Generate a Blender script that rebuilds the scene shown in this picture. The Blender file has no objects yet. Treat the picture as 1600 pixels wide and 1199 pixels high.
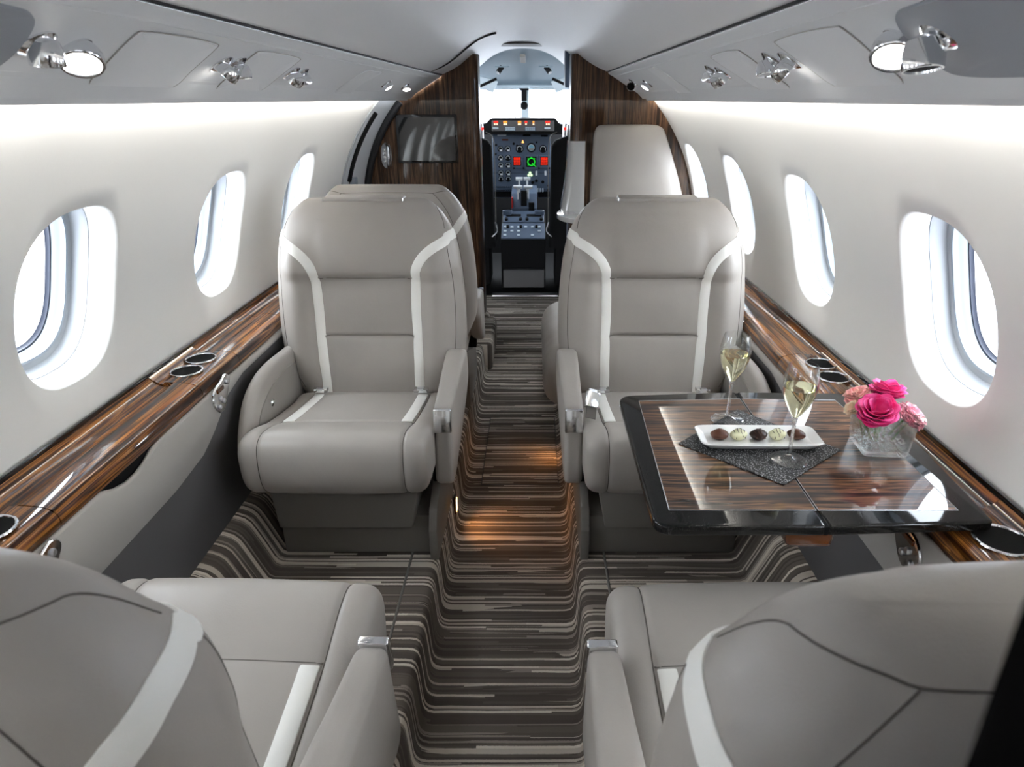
import bpy, bmesh, math, random
from mathutils import Vector, Matrix, Euler
PI = math.pi
rnd = random.Random(7)
scene = bpy.context.scene
COL = scene.collection

# ------------------------------------------------------------------ helpers
def sgn(v):
    return -1.0 if v < 0 else 1.0

def lerp(a, b, t):
    return a + (b - a) * t

def sstep(a, b, x):
    t = max(0.0, min(1.0, (x - a) / (b - a)))
    return t * t * (3 - 2 * t)

def interp(tab, x):
    if x <= tab[0][0]:
        return tab[0][1]
    for (x0, y0), (x1, y1) in zip(tab, tab[1:]):
        if x <= x1:
            return lerp(y0, y1, (x - x0) / (x1 - x0))
    return tab[-1][1]

def catmull(pts, n, closed=False):
    """dense Catmull-Rom samples through pts (tuples)"""
    P = [Vector(p) for p in pts]
    m = len(P)
    out = []
    segs = m if closed else m - 1
    for i in range(segs):
        if closed:
            a, b, c, d = P[(i - 1) % m], P[i], P[(i + 1) % m], P[(i + 2) % m]
        else:
            a, b, c, d = P[max(i - 1, 0)], P[i], P[i + 1], P[min(i + 2, m - 1)]
        for k in range(n):
            t = k / n
            out.append(0.5 * ((2 * b) + (c - a) * t + (2 * a - 5 * b + 4 * c - d) * t * t + (3 * b - a - 3 * c + d) * t ** 3))
    if not closed:
        out.append(P[-1].copy())
    return out

class MB:
    def __init__(self):
        self.v, self.f = [], []

    def add(self, verts, faces):
        b = len(self.v)
        self.v.extend([tuple(p) for p in verts])
        self.f.extend([tuple(b + i for i in f) for f in faces])
        return self

    def loft(self, rings, closed=True, cap0=True, cap1=True, loop=False):
        n = len(rings[0])
        vs = [p for r in rings for p in r]
        fs = []
        R = len(rings)
        for i in range(R if loop else R - 1):
            j2 = (i + 1) % R
            for k in range(n if closed else n - 1):
                k2 = (k + 1) % n
                fs.append((i * n + k, i * n + k2, j2 * n + k2, j2 * n + k))
        if closed and not loop:
            if cap0:
                fs.append(tuple(range(n - 1, -1, -1)))
            if cap1:
                fs.append(tuple((R - 1) * n + k for k in range(n)))
        return self.add(vs, fs)

    def bm(self, bm):
        bm.verts.ensure_lookup_table()
        bm.verts.index_update()
        self.add([v.co.copy() for v in bm.verts], [[v.index for v in f.verts] for f in bm.faces])
        bm.free()
        return self

    def box(self, x0, x1, y0, y1, z0, z1, bev=0.0, seg=3, mat=None):
        bm = bmesh.new()
        bmesh.ops.create_cube(bm, size=1.0)
        for v in bm.verts:
            v.co = Vector((lerp(x0, x1, v.co.x + .5), lerp(y0, y1, v.co.y + .5), lerp(z0, z1, v.co.z + .5)))
        if bev > 0:
            bmesh.ops.bevel(bm, geom=list(bm.edges), offset=bev, segments=seg, profile=0.5, affect='EDGES')
        if mat is not None:
            bmesh.ops.transform(bm, matrix=mat, verts=bm.verts)
        return self.bm(bm)

    def prism(self, poly, axis, a0, a1, bev=0.0, seg=2, mat=None):
        """poly: 2-D points in the plane across axis: x->(y,z) y->(x,z) z->(x,y)"""
        def P(p, a):
            return {'x': (a, p[0], p[1]), 'y': (p[0], a, p[1]), 'z': (p[0], p[1], a)}[axis]
        bm = bmesh.new()
        lo = [bm.verts.new(P(p, a0)) for p in poly]
        hi = [bm.verts.new(P(p, a1)) for p in poly]
        n = len(poly)
        bm.faces.new(lo)
        bm.faces.new(hi)
        for i in range(n):
            bm.faces.new((lo[i], lo[(i + 1) % n], hi[(i + 1) % n], hi[i]))
        bmesh.ops.recalc_face_normals(bm, faces=bm.faces)
        if bev > 0:
            es = [e for e in bm.edges if len(e.link_faces) == 2 and e.calc_face_angle(0) > 0.5]
            bmesh.ops.bevel(bm, geom=es, offset=bev, segments=seg, profile=0.5, affect='EDGES', clamp_overlap=True)
        if mat is not None:
            bmesh.ops.transform(bm, matrix=mat, verts=bm.verts)
        return self.bm(bm)

    def tube(self, pts, r, n=8, closed=False, rads=None):
        P = [Vector(p) for p in pts]
        m = len(P)
        rings = []
        up = None
        for i, p in enumerate(P):
            if closed:
                t = P[(i + 1) % m] - P[(i - 1) % m]
            else:
                t = P[min(i + 1, m - 1)] - P[max(i - 1, 0)]
            t.normalize()
            if up is None:
                up = Vector((0, 0, 1)) if abs(t.z) < .9 else Vector((1, 0, 0))
            a = t.cross(up)
            if a.length < 1e-6:
                a = t.cross(Vector((1, 0, 0)))
            a.normalize()
            b = a.cross(t)
            up = b
            rr = rads[i] if rads else r
            rings.append([p + a * math.cos(2 * PI * k / n) * rr + b * math.sin(2 * PI * k / n) * rr for k in range(n)])
        return self.loft(rings, loop=closed)

    def lathe(self, prof, n=32, mat=None, loop=False):
        """prof: (r,z) list, open from bottom to top"""
        rings = []
        for r, z in prof:
            rings.append([Vector((r * math.cos(2 * PI * k / n), r * math.sin(2 * PI * k / n), z)) for k in range(n)])
        if mat is not None:
            rings = [[mat @ p for p in g] for g in rings]
        return self.loft(rings, cap0=prof[0][0] > 1e-5 and not loop, cap1=prof[-1][0] > 1e-5 and not loop, loop=loop)

    def grid(self, rows):
        n = len(rows[0])
        vs = [p for r in rows for p in r]
        fs = [(i * n + k, i * n + k + 1, (i + 1) * n + k + 1, (i + 1) * n + k) for i in range(len(rows) - 1) for k in range(n - 1)]
        return self.add(vs, fs)

    def build(self, name, mat, parent=None, smooth=35, merge=1e-5, kind=None, flip=False):
        bm = bmesh.new()
        vs = [bm.verts.new(p) for p in self.v]
        for f in self.f:
            try:
                bm.faces.new([vs[i] for i in f])
            except ValueError:
                pass
        if merge:
            bmesh.ops.remove_doubles(bm, verts=bm.verts, dist=merge)
        bmesh.ops.recalc_face_normals(bm, faces=bm.faces)
        if flip:
            bmesh.ops.reverse_faces(bm, faces=bm.faces)
        me = bpy.data.meshes.new(name)
        bm.to_mesh(me)
        bm.free()
        if smooth:
            for p in me.polygons:
                p.use_smooth = True
            me.set_sharp_from_angle(angle=math.radians(smooth))
        me.materials.append(mat)
        o = bpy.data.objects.new(name, me)
        COL.objects.link(o)
        if parent is not None:
            o.parent = parent
        if kind:
            o['kind'] = kind
        return o

def tag(o, label, cat, group=None):
    o['label'] = label
    o['category'] = cat
    if group:
        o['group'] = group
    return o

def thing(name, label, cat, loc=(0, 0, 0), rz=0.0, group=None):
    o = bpy.data.objects.new(name, None)
    o.empty_display_size = .05
    COL.objects.link(o)
    o.location = loc
    o.rotation_euler = (0, 0, rz)
    return tag(o, label, cat, group)

def struct(name, loc=(0, 0, 0)):
    o = bpy.data.objects.new(name, None)
    o.empty_display_size = .05
    COL.objects.link(o)
    o.location = loc
    o['kind'] = 'structure'
    return o

def copy_tree(o, label, loc, rz=None, parent=None):
    c = o.copy()
    COL.objects.link(c)
    if parent is None:
        c.location = loc
        if rz is not None:
            c.rotation_euler = (0, 0, rz)
        c['label'] = label
    else:
        c.parent = parent
    for ch in list(o.children):
        copy_tree(ch, None, None, None, c)
    return c

# ------------------------------------------------------------------ materials
def srgb(r, g, b):
    def f(c):
        c /= 255.0
        return c / 12.92 if c <= .04045 else ((c + .055) / 1.055) ** 2.4
    return (f(r), f(g), f(b), 1.0)

class NT:
    def __init__(self, name):
        self.m = bpy.data.materials.new(name)
        self.m.use_nodes = True
        self.t = self.m.node_tree
        self.t.nodes.clear()
        self.out = self.n('ShaderNodeOutputMaterial')

    def n(self, typ, **kw):
        nd = self.t.nodes.new(typ)
        for k, v in kw.items():
            if k in nd.inputs:
                nd.inputs[k].default_value = v
            else:
                setattr(nd, k, v)
        return nd

    def l(self, a, b):
        self.t.links.new(a, b)

def principled(nt, color, rough=.5, metal=0.0, coat=0.0, coat_rough=.03, spec=.5, sheen=0.0, trans=0.0, ior=1.45):
    b = nt.n('ShaderNodeBsdfPrincipled')
    b.inputs['Base Color'].default_value = color
    b.inputs['Roughness'].default_value = rough
    b.inputs['Metallic'].default_value = metal
    b.inputs['Coat Weight'].default_value = coat
    b.inputs['Coat Roughness'].default_value = coat_rough
    b.inputs['Specular IOR Level'].default_value = spec
    b.inputs['Sheen Weight'].default_value = sheen
    b.inputs['Transmission Weight'].default_value = trans
    b.inputs['IOR'].default_value = ior
    nt.l(b.outputs[0], nt.out.inputs['Surface'])
    return b

def coords(nt, scale=(1, 1, 1), kind='Object', loc=(0, 0, 0), rot=(0, 0, 0)):
    tc = nt.n('ShaderNodeTexCoord')
    mp = nt.n('ShaderNodeMapping')
    mp.inputs['Scale'].default_value = scale
    mp.inputs['Location'].default_value = loc
    mp.inputs['Rotation'].default_value = rot
    nt.l(tc.outputs[kind], mp.inputs[0])
    return mp.outputs[0]

def noise(nt, vec, scale, detail=3, rough=.55, dist=0.0):
    t = nt.n('ShaderNodeTexNoise')
    t.inputs['Scale'].default_value = scale
    t.inputs['Detail'].default_value = detail
    t.inputs['Roughness'].default_value = rough
    t.inputs['Distortion'].default_value = dist
    nt.l(vec, t.inputs['Vector'])
    return t.outputs['Fac']

def ramp(nt, fac, stops, interp_='LINEAR'):
    r = nt.n('ShaderNodeValToRGB')
    r.color_ramp.interpolation = interp_
    el = r.color_ramp.elements
    el[0].position, el[0].color = stops[0]
    el[1].position, el[1].color = stops[-1]
    for p, c in stops[1:-1]:
        e = el.new(p)
        e.color = c
    nt.l(fac, r.inputs[0])
    return r.outputs[0]

def bump(nt, b, h, strength=.1, dist=.002):
    bp = nt.n('ShaderNodeBump')
    bp.inputs['Strength'].default_value = strength
    bp.inputs['Distance'].default_value = dist
    nt.l(h, bp.inputs['Height'])
    nt.l(bp.outputs[0], b.inputs['Normal'])

def plain(name, col, rough=.5, metal=0.0, coat=0.0, spec=.5, grain=None, gs=.1):
    nt = NT(name)
    b = principled(nt, col, rough, metal, coat, spec=spec)
    if grain:
        bump(nt, b, noise(nt, coords(nt), grain, 3), gs, .001)
    return nt.m

def leather(name, col, rough=.4):
    nt = NT(name)
    b = principled(nt, col, rough, spec=.45)
    v = coords(nt)
    f = noise(nt, v, 5, 2)
    c0 = tuple(x * .93 for x in col[:3]) + (1,)
    c1 = tuple(min(1, x * 1.05) for x in col[:3]) + (1,)
    nt.l(ramp(nt, f, [(.3, c0), (.7, c1)]), b.inputs['Base Color'])
    g = noise(nt, v, 420, 2)
    w = noise(nt, v, 14, 3, .6, .4)
    ad = nt.n('ShaderNodeMath', operation='MULTIPLY_ADD')
    nt.l(w, ad.inputs[0])
    ad.inputs[1].default_value = 5.0
    nt.l(g, ad.inputs[2])
    bump(nt, b, ad.outputs[0], .22, .0009)
    return nt.m

def emit(name, col, strength):
    nt = NT(name)
    e = nt.n('ShaderNodeEmission')
    e.inputs[0].default_value = col
    e.inputs[1].default_value = strength
    nt.l(e.outputs[0], nt.out.inputs['Surface'])
    return nt.m

def wood(name, sc, stops, rough=.3, coat=1.0, dist=.6, fine=6.0, fine_amt=.25, spec=.5, dark=.30):
    """striped veneer: sc stretches the noise, high along the axis the stripes cross"""
    nt = NT(name)
    b = principled(nt, (.1, .05, .02, 1), rough, coat=coat, coat_rough=.025, spec=spec)
    v = coords(nt, sc)
    a = noise(nt, v, 1.0, 2.0, .5, dist)
    f = noise(nt, coords(nt, tuple(s * fine for s in sc)), 1.0, 3, .6, .2)
    mx = nt.n('ShaderNodeMath', operation='MULTIPLY_ADD')
    sb = nt.n('ShaderNodeMath', operation='SUBTRACT')
    nt.l(f, sb.inputs[0])
    sb.inputs[1].default_value = .5
    nt.l(sb.outputs[0], mx.inputs[0])
    mx.inputs[1].default_value = fine_amt
    nt.l(a, mx.inputs[2])
    ln = noise(nt, coords(nt, tuple(s * 2.1 for s in sc), loc=(7.3, 2.1, 4.4)), 1.0, 1.0, .5, .15)
    dk = ramp(nt, ln, [(.535, (1, 1, 1, 1)), (.575, (dark, dark * .92, dark * .88, 1))])
    mc = nt.n('ShaderNodeMix', data_type='RGBA', blend_type='MULTIPLY')
    mc.inputs[0].default_value = 1.0
    nt.l(ramp(nt, mx.outputs[0], stops), mc.inputs[6])
    nt.l(dk, mc.inputs[7])
    nt.l(mc.outputs[2], b.inputs['Base Color'])
    return nt.m

def glassy(name, tint, refl=.12, rough=.0):
    """thin clear pane: lets light straight through, mirrors a little"""
    nt = NT(name)
    tr = nt.n('ShaderNodeBsdfTransparent')
    tr.inputs[0].default_value = tint
    gl = nt.n('ShaderNodeBsdfGlossy')
    gl.inputs['Roughness'].default_value = rough
    lw = nt.n('ShaderNodeLayerWeight')
    pw = nt.n('ShaderNodeMath', operation='POWER')
    nt.l(lw.outputs['Facing'], pw.inputs[0])
    pw.inputs[1].default_value = 3.0
    ml = nt.n('ShaderNodeMath', operation='MULTIPLY_ADD')
    nt.l(pw.outputs[0], ml.inputs[0])
    ml.inputs[1].default_value = min(.9, refl * 5)
    ml.inputs[2].default_value = refl * .25
    mx = nt.n('ShaderNodeMixShader')
    nt.l(ml.outputs[0], mx.inputs[0])
    nt.l(tr.outputs[0], mx.inputs[1])
    nt.l(gl.outputs[0], mx.inputs[2])
    nt.l(mx.outputs[0], nt.out.inputs['Surface'])
    return nt.m

M = {}
M['leather'] = leather('taupe_leather', srgb(170, 164, 157))
M['leather_dark'] = leather('taupe_leather_trim', srgb(150, 145, 138))
M['white_leather'] = leather('cream_leather', srgb(251, 249, 243), .45)
M['seam'] = plain('seam_thread', srgb(96, 91, 86), .8)
M['skirt'] = plain('seat_skirt_vinyl', srgb(124, 120, 114), .55, grain=300)
M['wall'] = plain('ultraleather_wall', srgb(236, 235, 231), .6, grain=160, gs=.12)
M['psu'] = plain('service_panel_vinyl', srgb(216, 217, 218), .55, grain=300, gs=.06)
M['psu_panel'] = plain('service_hatch_vinyl', srgb(222, 223, 224), .5)
M['grille'] = plain('speaker_cloth', srgb(150, 153, 158), .8, grain=700, gs=.3)
M['dark_gap'] = plain('shadow_gap_dark', srgb(28, 28, 30), .7)  # near-black colour put in for the shade of open joints
M['chrome'] = plain('chrome', (.82, .83, .85, 1), .12, 1.0)
M['satin'] = plain('satin_metal', (.6, .6, .62, 1), .3, 1.0)
M['black_gloss'] = plain('black_lacquer', srgb(20, 20, 20), .12, coat=1.0)
M['black'] = plain('black_rubber', srgb(14, 14, 15), .75, spec=.2)
M['liner'] = plain('window_liner_plastic', srgb(152, 156, 160), .4)
M['liner_grey'] = plain('window_frame_plastic', srgb(128, 135, 142), .4)
M['gasket'] = plain('window_gasket', srgb(52, 56, 68), .4)
M['shade'] = plain('window_shade_fabric', srgb(168, 165, 160), .7)
M['side_light'] = plain('sidewall_vinyl', srgb(172, 168, 162), .5, grain=400, gs=.06)
M['side_dark'] = plain('sidewall_kick_fabric', srgb(92, 90, 90), .8, grain=500, gs=.2)
M['pane'] = glassy('window_pane', (.97, .98, 1, 1), .04)
M['porcelain'] = plain('white_porcelain', srgb(246, 246, 244), .15, coat=.6)
M['choc'] = plain('milk_chocolate', srgb(88, 52, 38), .35, grain=180, gs=.5)
M['choc_dark'] = plain('dark_chocolate', srgb(48, 28, 22), .3, grain=180, gs=.5)
M['choc_white'] = plain('white_chocolate', srgb(226, 224, 186), .35, grain=150, gs=.4)
M['cockpit_grey'] = plain('cockpit_panel_paint', srgb(80, 94, 114), .5)
M['cockpit_blue'] = plain('cockpit_headliner', srgb(112, 128, 138), .6)
M['cockpit_frame'] = plain('windshield_frame_paint', srgb(196, 208, 216), .5)
M['knob_white'] = plain('instrument_white', srgb(225, 228, 230), .4)
M['lucite'] = plain('pearl_white_lacquer', srgb(188, 188, 187), .12, coat=1.0)
M['water'] = glassy('clear_water', (.96, .985, .975, 1), .03)
M['stem'] = plain('flower_stem_green', srgb(78, 112, 52), .5)
M['leaf'] = plain('flower_leaf_green', srgb(64, 104, 46), .45)
M['screen'] = plain('dark_glass_screen', srgb(44, 44, 45), .07, coat=1.0)
M['amber_wood'] = plain('amber_gloss_wood', srgb(96, 50, 18), .2, coat=1.0)
M['headliner'] = None

nt = NT('brushed_headliner')
b = principled(nt, srgb(220, 220, 220), .42, spec=.4)
v = coords(nt, (3, 220, 3))
bump(nt, b, noise(nt, v, 1.0, 3, .6), .25, .001)
M['headliner'] = nt.m

ORANGE = [(.33, srgb(34, 18, 12)), (.42, srgb(86, 48, 24)), (.465, srgb(150, 96, 42)), (.50, srgb(62, 34, 20)), (.54, srgb(166, 108, 48)), (.60, srgb(120, 68, 32)), (.64, srgb(46, 26, 18)), (.70, srgb(140, 88, 40))]
BROWN = [(.33, srgb(34, 23, 17)), (.42, srgb(66, 46, 33)), (.47, srgb(106, 78, 56)), (.50, srgb(58, 40, 29)), (.55, srgb(116, 86, 62)), (.60, srgb(72, 50, 36)), (.64, srgb(38, 26, 20)), (.70, srgb(96, 70, 50))]
TABLE = [(.33, srgb(26, 17, 13)), (.41, srgb(58, 36, 25)), (.46, srgb(122, 84, 60)), (.49, srgb(44, 27, 20)), (.53, srgb(138, 98, 70)), (.57, srgb(92, 62, 44)), (.61, srgb(30, 20, 15)), (.68, srgb(120, 84, 60))]
M['ledge_wood'] = wood('zebrano_ledge', (58, 1.3, 58), ORANGE, dist=.35, fine=3.0, fine_amt=.12, spec=.1)
M['wall_wood'] = wood('ebony_bulkhead', (55, 55, 1.4), BROWN, dist=.4, coat=.6, spec=.1, dark=.6)
M['table_wood'] = wood('ebony_inlay', (2.6, 58, 20), TABLE, dist=.35, fine=3.0, fine_amt=.12, spec=.1)

nt = NT('striped_carpet')
b = principled(nt, (.1, .1, .1, 1), .95, spec=.1)
def mth(op, a, b_=None, c_=None):
    q = nt.n('ShaderNodeMath', operation=op)
    for k, v_ in enumerate((a, b_, c_)):
        if v_ is None:
            continue
        if isinstance(v_, (int, float)):
            q.inputs[k].default_value = v_
        else:
            nt.l(v_, q.inputs[k])
    return q.outputs[0]
raw = coords(nt)
sep = nt.n('ShaderNodeSeparateXYZ')
nt.l(raw, sep.inputs[0])
wob = noise(nt, coords(nt, (5, 9, 5)), 1.0, 2)
fuzz = noise(nt, raw, 520, 1)
yy = mth('MULTIPLY_ADD', mth('SUBTRACT', wob, .5), .006, sep.outputs[1])
yy = mth('MULTIPLY_ADD', mth('SUBTRACT', fuzz, .5), .0035, yy)
row = mth('FLOOR', mth('DIVIDE', yy, .0068))
w1 = nt.n('ShaderNodeTexWhiteNoise', noise_dimensions='1D')
nt.l(row, w1.inputs['W'])
seg = mth('FLOOR', mth('MULTIPLY_ADD', w1.outputs['Value'], 7.0, mth('MULTIPLY', sep.outputs[0], 2.3)))
cmb = nt.n('ShaderNodeCombineXYZ')
nt.l(row, cmb.inputs[0])
nt.l(seg, cmb.inputs[1])
w2 = nt.n('ShaderNodeTexWhiteNoise', noise_dimensions='2D')
nt.l(cmb.outputs[0], w2.inputs['Vector'])
band = noise(nt, coords(nt, (.6, 17, .2)), 1.0, 1.0)
val = mth('ADD', mth('MULTIPLY', w1.outputs['Value'], .42), mth('MULTIPLY', w2.outputs['Value'], .36))
val = mth('ADD', val, mth('MULTIPLY', mth('SUBTRACT', band, .5), .75))
cr = ramp(nt, val, [(.0, srgb(104, 95, 88)), (.22, srgb(122, 112, 104)), (.34, srgb(100, 92, 85)), (.415, srgb(168, 156, 145)), (.455, srgb(114, 105, 97)), (.50, srgb(216, 205, 191)), (.66, srgb(240, 231, 218))], 'CONSTANT')
nt.l(cr, b.inputs['Base Color'])
pile = noise(nt, raw, 700, 2)
bump(nt, b, mth('MULTIPLY_ADD', val, 1.2, pile), .7, .003)
M['carpet'] = nt.m

nt = NT('speckled_black_lacquer')
b = principled(nt, srgb(24, 24, 23), .06, spec=.5)
fl = noise(nt, coords(nt), 900, 1)
nt.l(ramp(nt, fl, [(.60, srgb(20, 20, 20)), (.72, srgb(70, 69, 64))]), b.inputs['Base Color'])
M['table_border'] = nt.m

nt = NT('woven_charcoal')
b = principled(nt, srgb(60, 60, 62), .5)
vo = nt.n('ShaderNodeTexVoronoi')
vo.inputs['Scale'].default_value = 290
nt.l(coords(nt), vo.inputs['Vector'])
nt.l(ramp(nt, vo.outputs['Distance'], [(.20, srgb(176, 176, 178)), (.36, srgb(70, 70, 72)), (.5, srgb(20, 20, 21))]), b.inputs['Base Color'])
bump(nt, b, vo.outputs['Distance'], .8, -.001)
M['mat'] = nt.m

def petal_mat(name, c0, c1):
    nt = NT(name)
    b = principled(nt, c0, .5, spec=.3)
    f = noise(nt, coords(nt), 60, 3)
    nt.l(ramp(nt, f, [(.35, c0), (.65, c1)]), b.inputs['Base Color'])
    b.inputs['Subsurface Weight'].default_value = .15
    b.inputs['Subsurface Radius'].default_value = (.01, .004, .004)
    return nt.m
M['rose'] = petal_mat('hot_pink_petals', srgb(236, 42, 130), srgb(248, 100, 172))
M['pale'] = petal_mat('pale_pink_petals', srgb(250, 158, 182), srgb(255, 222, 222))
M['coral'] = petal_mat('coral_petals', srgb(250, 160, 162), srgb(255, 222, 206))
M['cream_petal'] = petal_mat('cream_petals', srgb(240, 206, 176), srgb(248, 226, 200))

def glass_mat(name, col=(1, 1, 1, 1), ior=1.45, rough=0.0):
    nt = NT(name)
    g = nt.n('ShaderNodeBsdfGlass')
    g.inputs['Color'].default_value = col
    g.inputs['IOR'].default_value = ior
    g.inputs['Roughness'].default_value = rough
    nt.l(g.outputs[0], nt.out.inputs['Surface'])
    return nt.m
M['glass'] = glass_mat('clear_glass')
M['thin_glass'] = glassy('thin_clear_glass', (.985, .99, .99, 1), .14)
nt = NT('thick_clear_glass')
g1 = nt.n('ShaderNodeBsdfGlass')
g1.inputs['IOR'].default_value = 1.45
g1.inputs['Roughness'].default_value = 0
g2 = nt.n('ShaderNodeBsdfTransparent')
g3 = nt.n('ShaderNodeMixShader')
g3.inputs[0].default_value = .50
nt.l(g1.outputs[0], g3.inputs[1])
nt.l(g2.outputs[0], g3.inputs[2])
nt.l(g3.outputs[0], nt.out.inputs['Surface'])
M['thick_glass'] = nt.m
M['stem_glass'] = glassy('stem_clear_glass', (.96, .97, .97, 1), .24)
M['bead'] = glass_mat('glass_bead', (.93, .97, .96, 1), 1.3)
nt = NT('clear_bead')
g1 = nt.n('ShaderNodeBsdfGlass')
g1.inputs['IOR'].default_value = 1.35
g1.inputs['Roughness'].default_value = 0
g2 = nt.n('ShaderNodeBsdfTransparent')
g3 = nt.n('ShaderNodeMixShader')
g3.inputs[0].default_value = .22
nt.l(g1.outputs[0], g3.inputs[1])
nt.l(g2.outputs[0], g3.inputs[2])
nt.l(g3.outputs[0], nt.out.inputs['Surface'])
M['bead'] = nt.m
M['wine'] = glass_mat('sparkling_wine', (.97, .95, .80, 1), 1.33)

# ------------------------------------------------------------------ cabin shell
R, ZC = .87, .75
Y_BACK, Y_BULK_R, Y_BULK_L, Y_DOOR = -2.4, 3.43, 3.90, 4.87

def cyl(s, y, a, d=0.0):
    return Vector((s * (R + d) * math.cos(a), y, ZC + (R + d) * math.sin(a)))

WIN_A, WIN_HY, WIN_HA, WIN_N = .283, .157, .213, 2.6

def win_pt(phi, k=1.0):
    c, s_ = math.cos(phi), math.sin(phi)
    return (WIN_HY * k * sgn(c) * abs(c) ** (2 / WIN_N), (WIN_HA * R * k * sgn(s_) * abs(s_) ** (2 / WIN_N)) / R)

def build_wall(name, s, y0, y1, wins):
    A0, A1, K = -.72, .855, 40
    mb = MB()
    arows = [lerp(A0, A1, k / K) for k in range(K + 1)]
    half = .20
    ycur = y0
    for yc in wins + [None]:
        ye = (yc - half) if yc is not None else y1
        nseg = max(1, int((ye - ycur) / .12))
        mb.grid([[cyl(s, lerp(ycur, ye, i / nseg), a) for a in arows] for i in range(nseg + 1)])
        if yc is None:
            break
        ycur = yc + half
        # cell with hole: perimeter points
        per = []
        NY = 12
        for i in range(NY):
            per.append((lerp(-half, half, i / NY), A0))
        for k in range(K):
            per.append((half, arows[k]))
        for i in range(NY):
            per.append((lerp(half, -half, i / NY), A1))
        for k in range(K):
            per.append((-half, arows[K - k]))
        phis = [math.atan2((a - WIN_A) / WIN_HA * .85, y / WIN_HY) for y, a in per]
        # even out the angular spacing a little
        n = len(per)
        uni = [phis[0] + 2 * PI * i / n for i in range(n)]
        ph = []
        base = phis[0]
        for i in range(n):
            p = phis[i]
            while p < base - 1e-9:
                p += 2 * PI
            ph.append(lerp(p, uni[i], .55))
        rings = []
        NR = 7
        for j in range(NR):
            t = (j / (NR - 1)) ** .8
            rg = []
            for i in range(n):
                hy, ha = win_pt(ph[i], 1.0)
                rg.append(cyl(s, yc + lerp(per[i][0], hy, t), lerp(per[i][1], WIN_A + ha, t)))
            rings.append(rg)
        for k, d in ((.985, .0015), (.965, .006), (.945, .014), (.928, .026), (.918, .042), (.912, .060)):
            rings.append([cyl(s, yc + win_pt(p, k)[0], WIN_A + win_pt(p, k)[1], d) for p in ph])
        mb.loft(rings, cap0=False, cap1=False)
    # close the light channel at the top
    mb.grid([[cyl(s, y, A1, d) for d in (0, -.035)] for y in (y0, y1)])
    return mb.build(name, M['wall'], None, smooth=50, merge=2e-4, kind='structure')

WL = [-2.12, -1.44, -.76, -.08, .60, 1.283, 1.962, 2.645]  # windows out of view aft are added for daylight from behind
WR = [-2.20, -1.52, -.84, -.16, .52, 1.204, 1.862, 2.540, 3.225]  # likewise, the unseen aft ones are added to brighten the cabin
build_wall('wall_left', -1, Y_BACK, 3.30, WL)
build_wall('wall_right', 1, Y_BACK, Y_BULK_R + .02, WR)

def build_window(i, s, yc):
    root = struct('window_%d' % i, (0, 0, 0))
    N = 72
    ph = [2 * PI * k / N for k in range(N)]
    def ring(k, d):
        return [cyl(s, yc + win_pt(p, k)[0], WIN_A + win_pt(p, k)[1], d) for p in ph]
    MB().loft([ring(.925, .052), (ring(.905, .053)), ring(.895, .060), ring(.885, .078), ring(.86, .084), ring(.80, .086), ring(.785, .090)], cap0=False, cap1=False).build('window_liner', M['liner'], root, smooth=40)
    MB().loft([ring(.795, .084), ring(.775, .086), ring(.765, .100), ring(.745, .104), ring(.735, .122)], cap0=False, cap1=False).build('window_frame', M['liner_grey'], root, smooth=40)
    MB().loft([ring(.742, .112), ring(.722, .113), ring(.712, .119), ring(.70, .121)], cap0=False, cap1=False).build('window_gasket', M['gasket'], root, smooth=40)
    # pane
    mb = MB()
    rr = [ring(k, .128) for k in (.74, .5, .25)]
    mb.loft(rr, cap0=False, cap1=True)
    mb.build('window_pane', M['pane'], root, smooth=60)
    # raised shade parked at the top of the opening
    rows = []
    for j in range(9):
        t = j / 8
        a = WIN_A + WIN_HA * lerp(.76, .54, t)
        row = []
        for k in range(13):
            u = lerp(-1, 1, k / 12)
            row.append(cyl(s, yc + u * WIN_HY * .56, a - .02 * (1 - u * u), .101))
        rows.append(row)
    MB().grid(rows).build('window_shade', M['shade'], root, smooth=60)
    return root

n_win = 1
for y in WL:
    build_window(n_win, -1, y)
    n_win += 1
for y in WR:
    build_window(n_win, 1, y)
    n_win += 1

# --- carpeted floor: aisle trough, side platforms and the ramps up to the walls
prof = [(0, 0), (.06, 0), (.12, 0), (.165, .0), (.178, .004), (.186, .014), (.190, .03), (.194, .09), (.197, .125), (.202, .140), (.211, .148), (.225, .150),
        (.268, .150), (.274, .1475), (.280, .150), (.35, .15), (.45, .15), (.55, .15), (.60, .15), (.632, .151), (.645, .158), (.653, .175), (.690, .262), (.700, .282), (.714, .296), (.735, .305), (.775, .310)]
sec = [(-x, z) for x, z in reversed(prof[1:])] + prof
ys = [lerp(Y_BACK, 3.97, i / 40) for i in range(41)]
MB().grid([[Vector((x, y, z)) for x, z in sec] for y in ys]).build('floor', M['carpet'], None, smooth=60, kind='structure')
MB().grid([[Vector((x, y, 0)) for x in (-.30, 0, .30)] for y in (3.97, Y_DOOR)]).build('floor_entry', M['carpet'], None, kind='structure')
for sx, nm in ((-1, 'trim_1'), (1, 'trim_2')):
    MB().tube([(sx * .2745, Y_BACK, .149), (sx * .2745, 3.3, .149)], .0035, 6).build(nm, M['skirt'], None, kind='structure')

# hatch let into the aisle carpet
hatch = thing('floor_hatch', 'carpeted access hatch let into the aisle carpet beside the front right seat', 'floor hatch', (0, 0, 0))
MB().box(-.125, .165, 2.20, 2.78, -.01, .004, .002, 1).build('hatch_panel', M['carpet'], hatch)
MB().box(-.128, .168, 2.197, 2.783, -.01, .0015, .0005, 1).build('hatch_edge', M['side_dark'], hatch)

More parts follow.
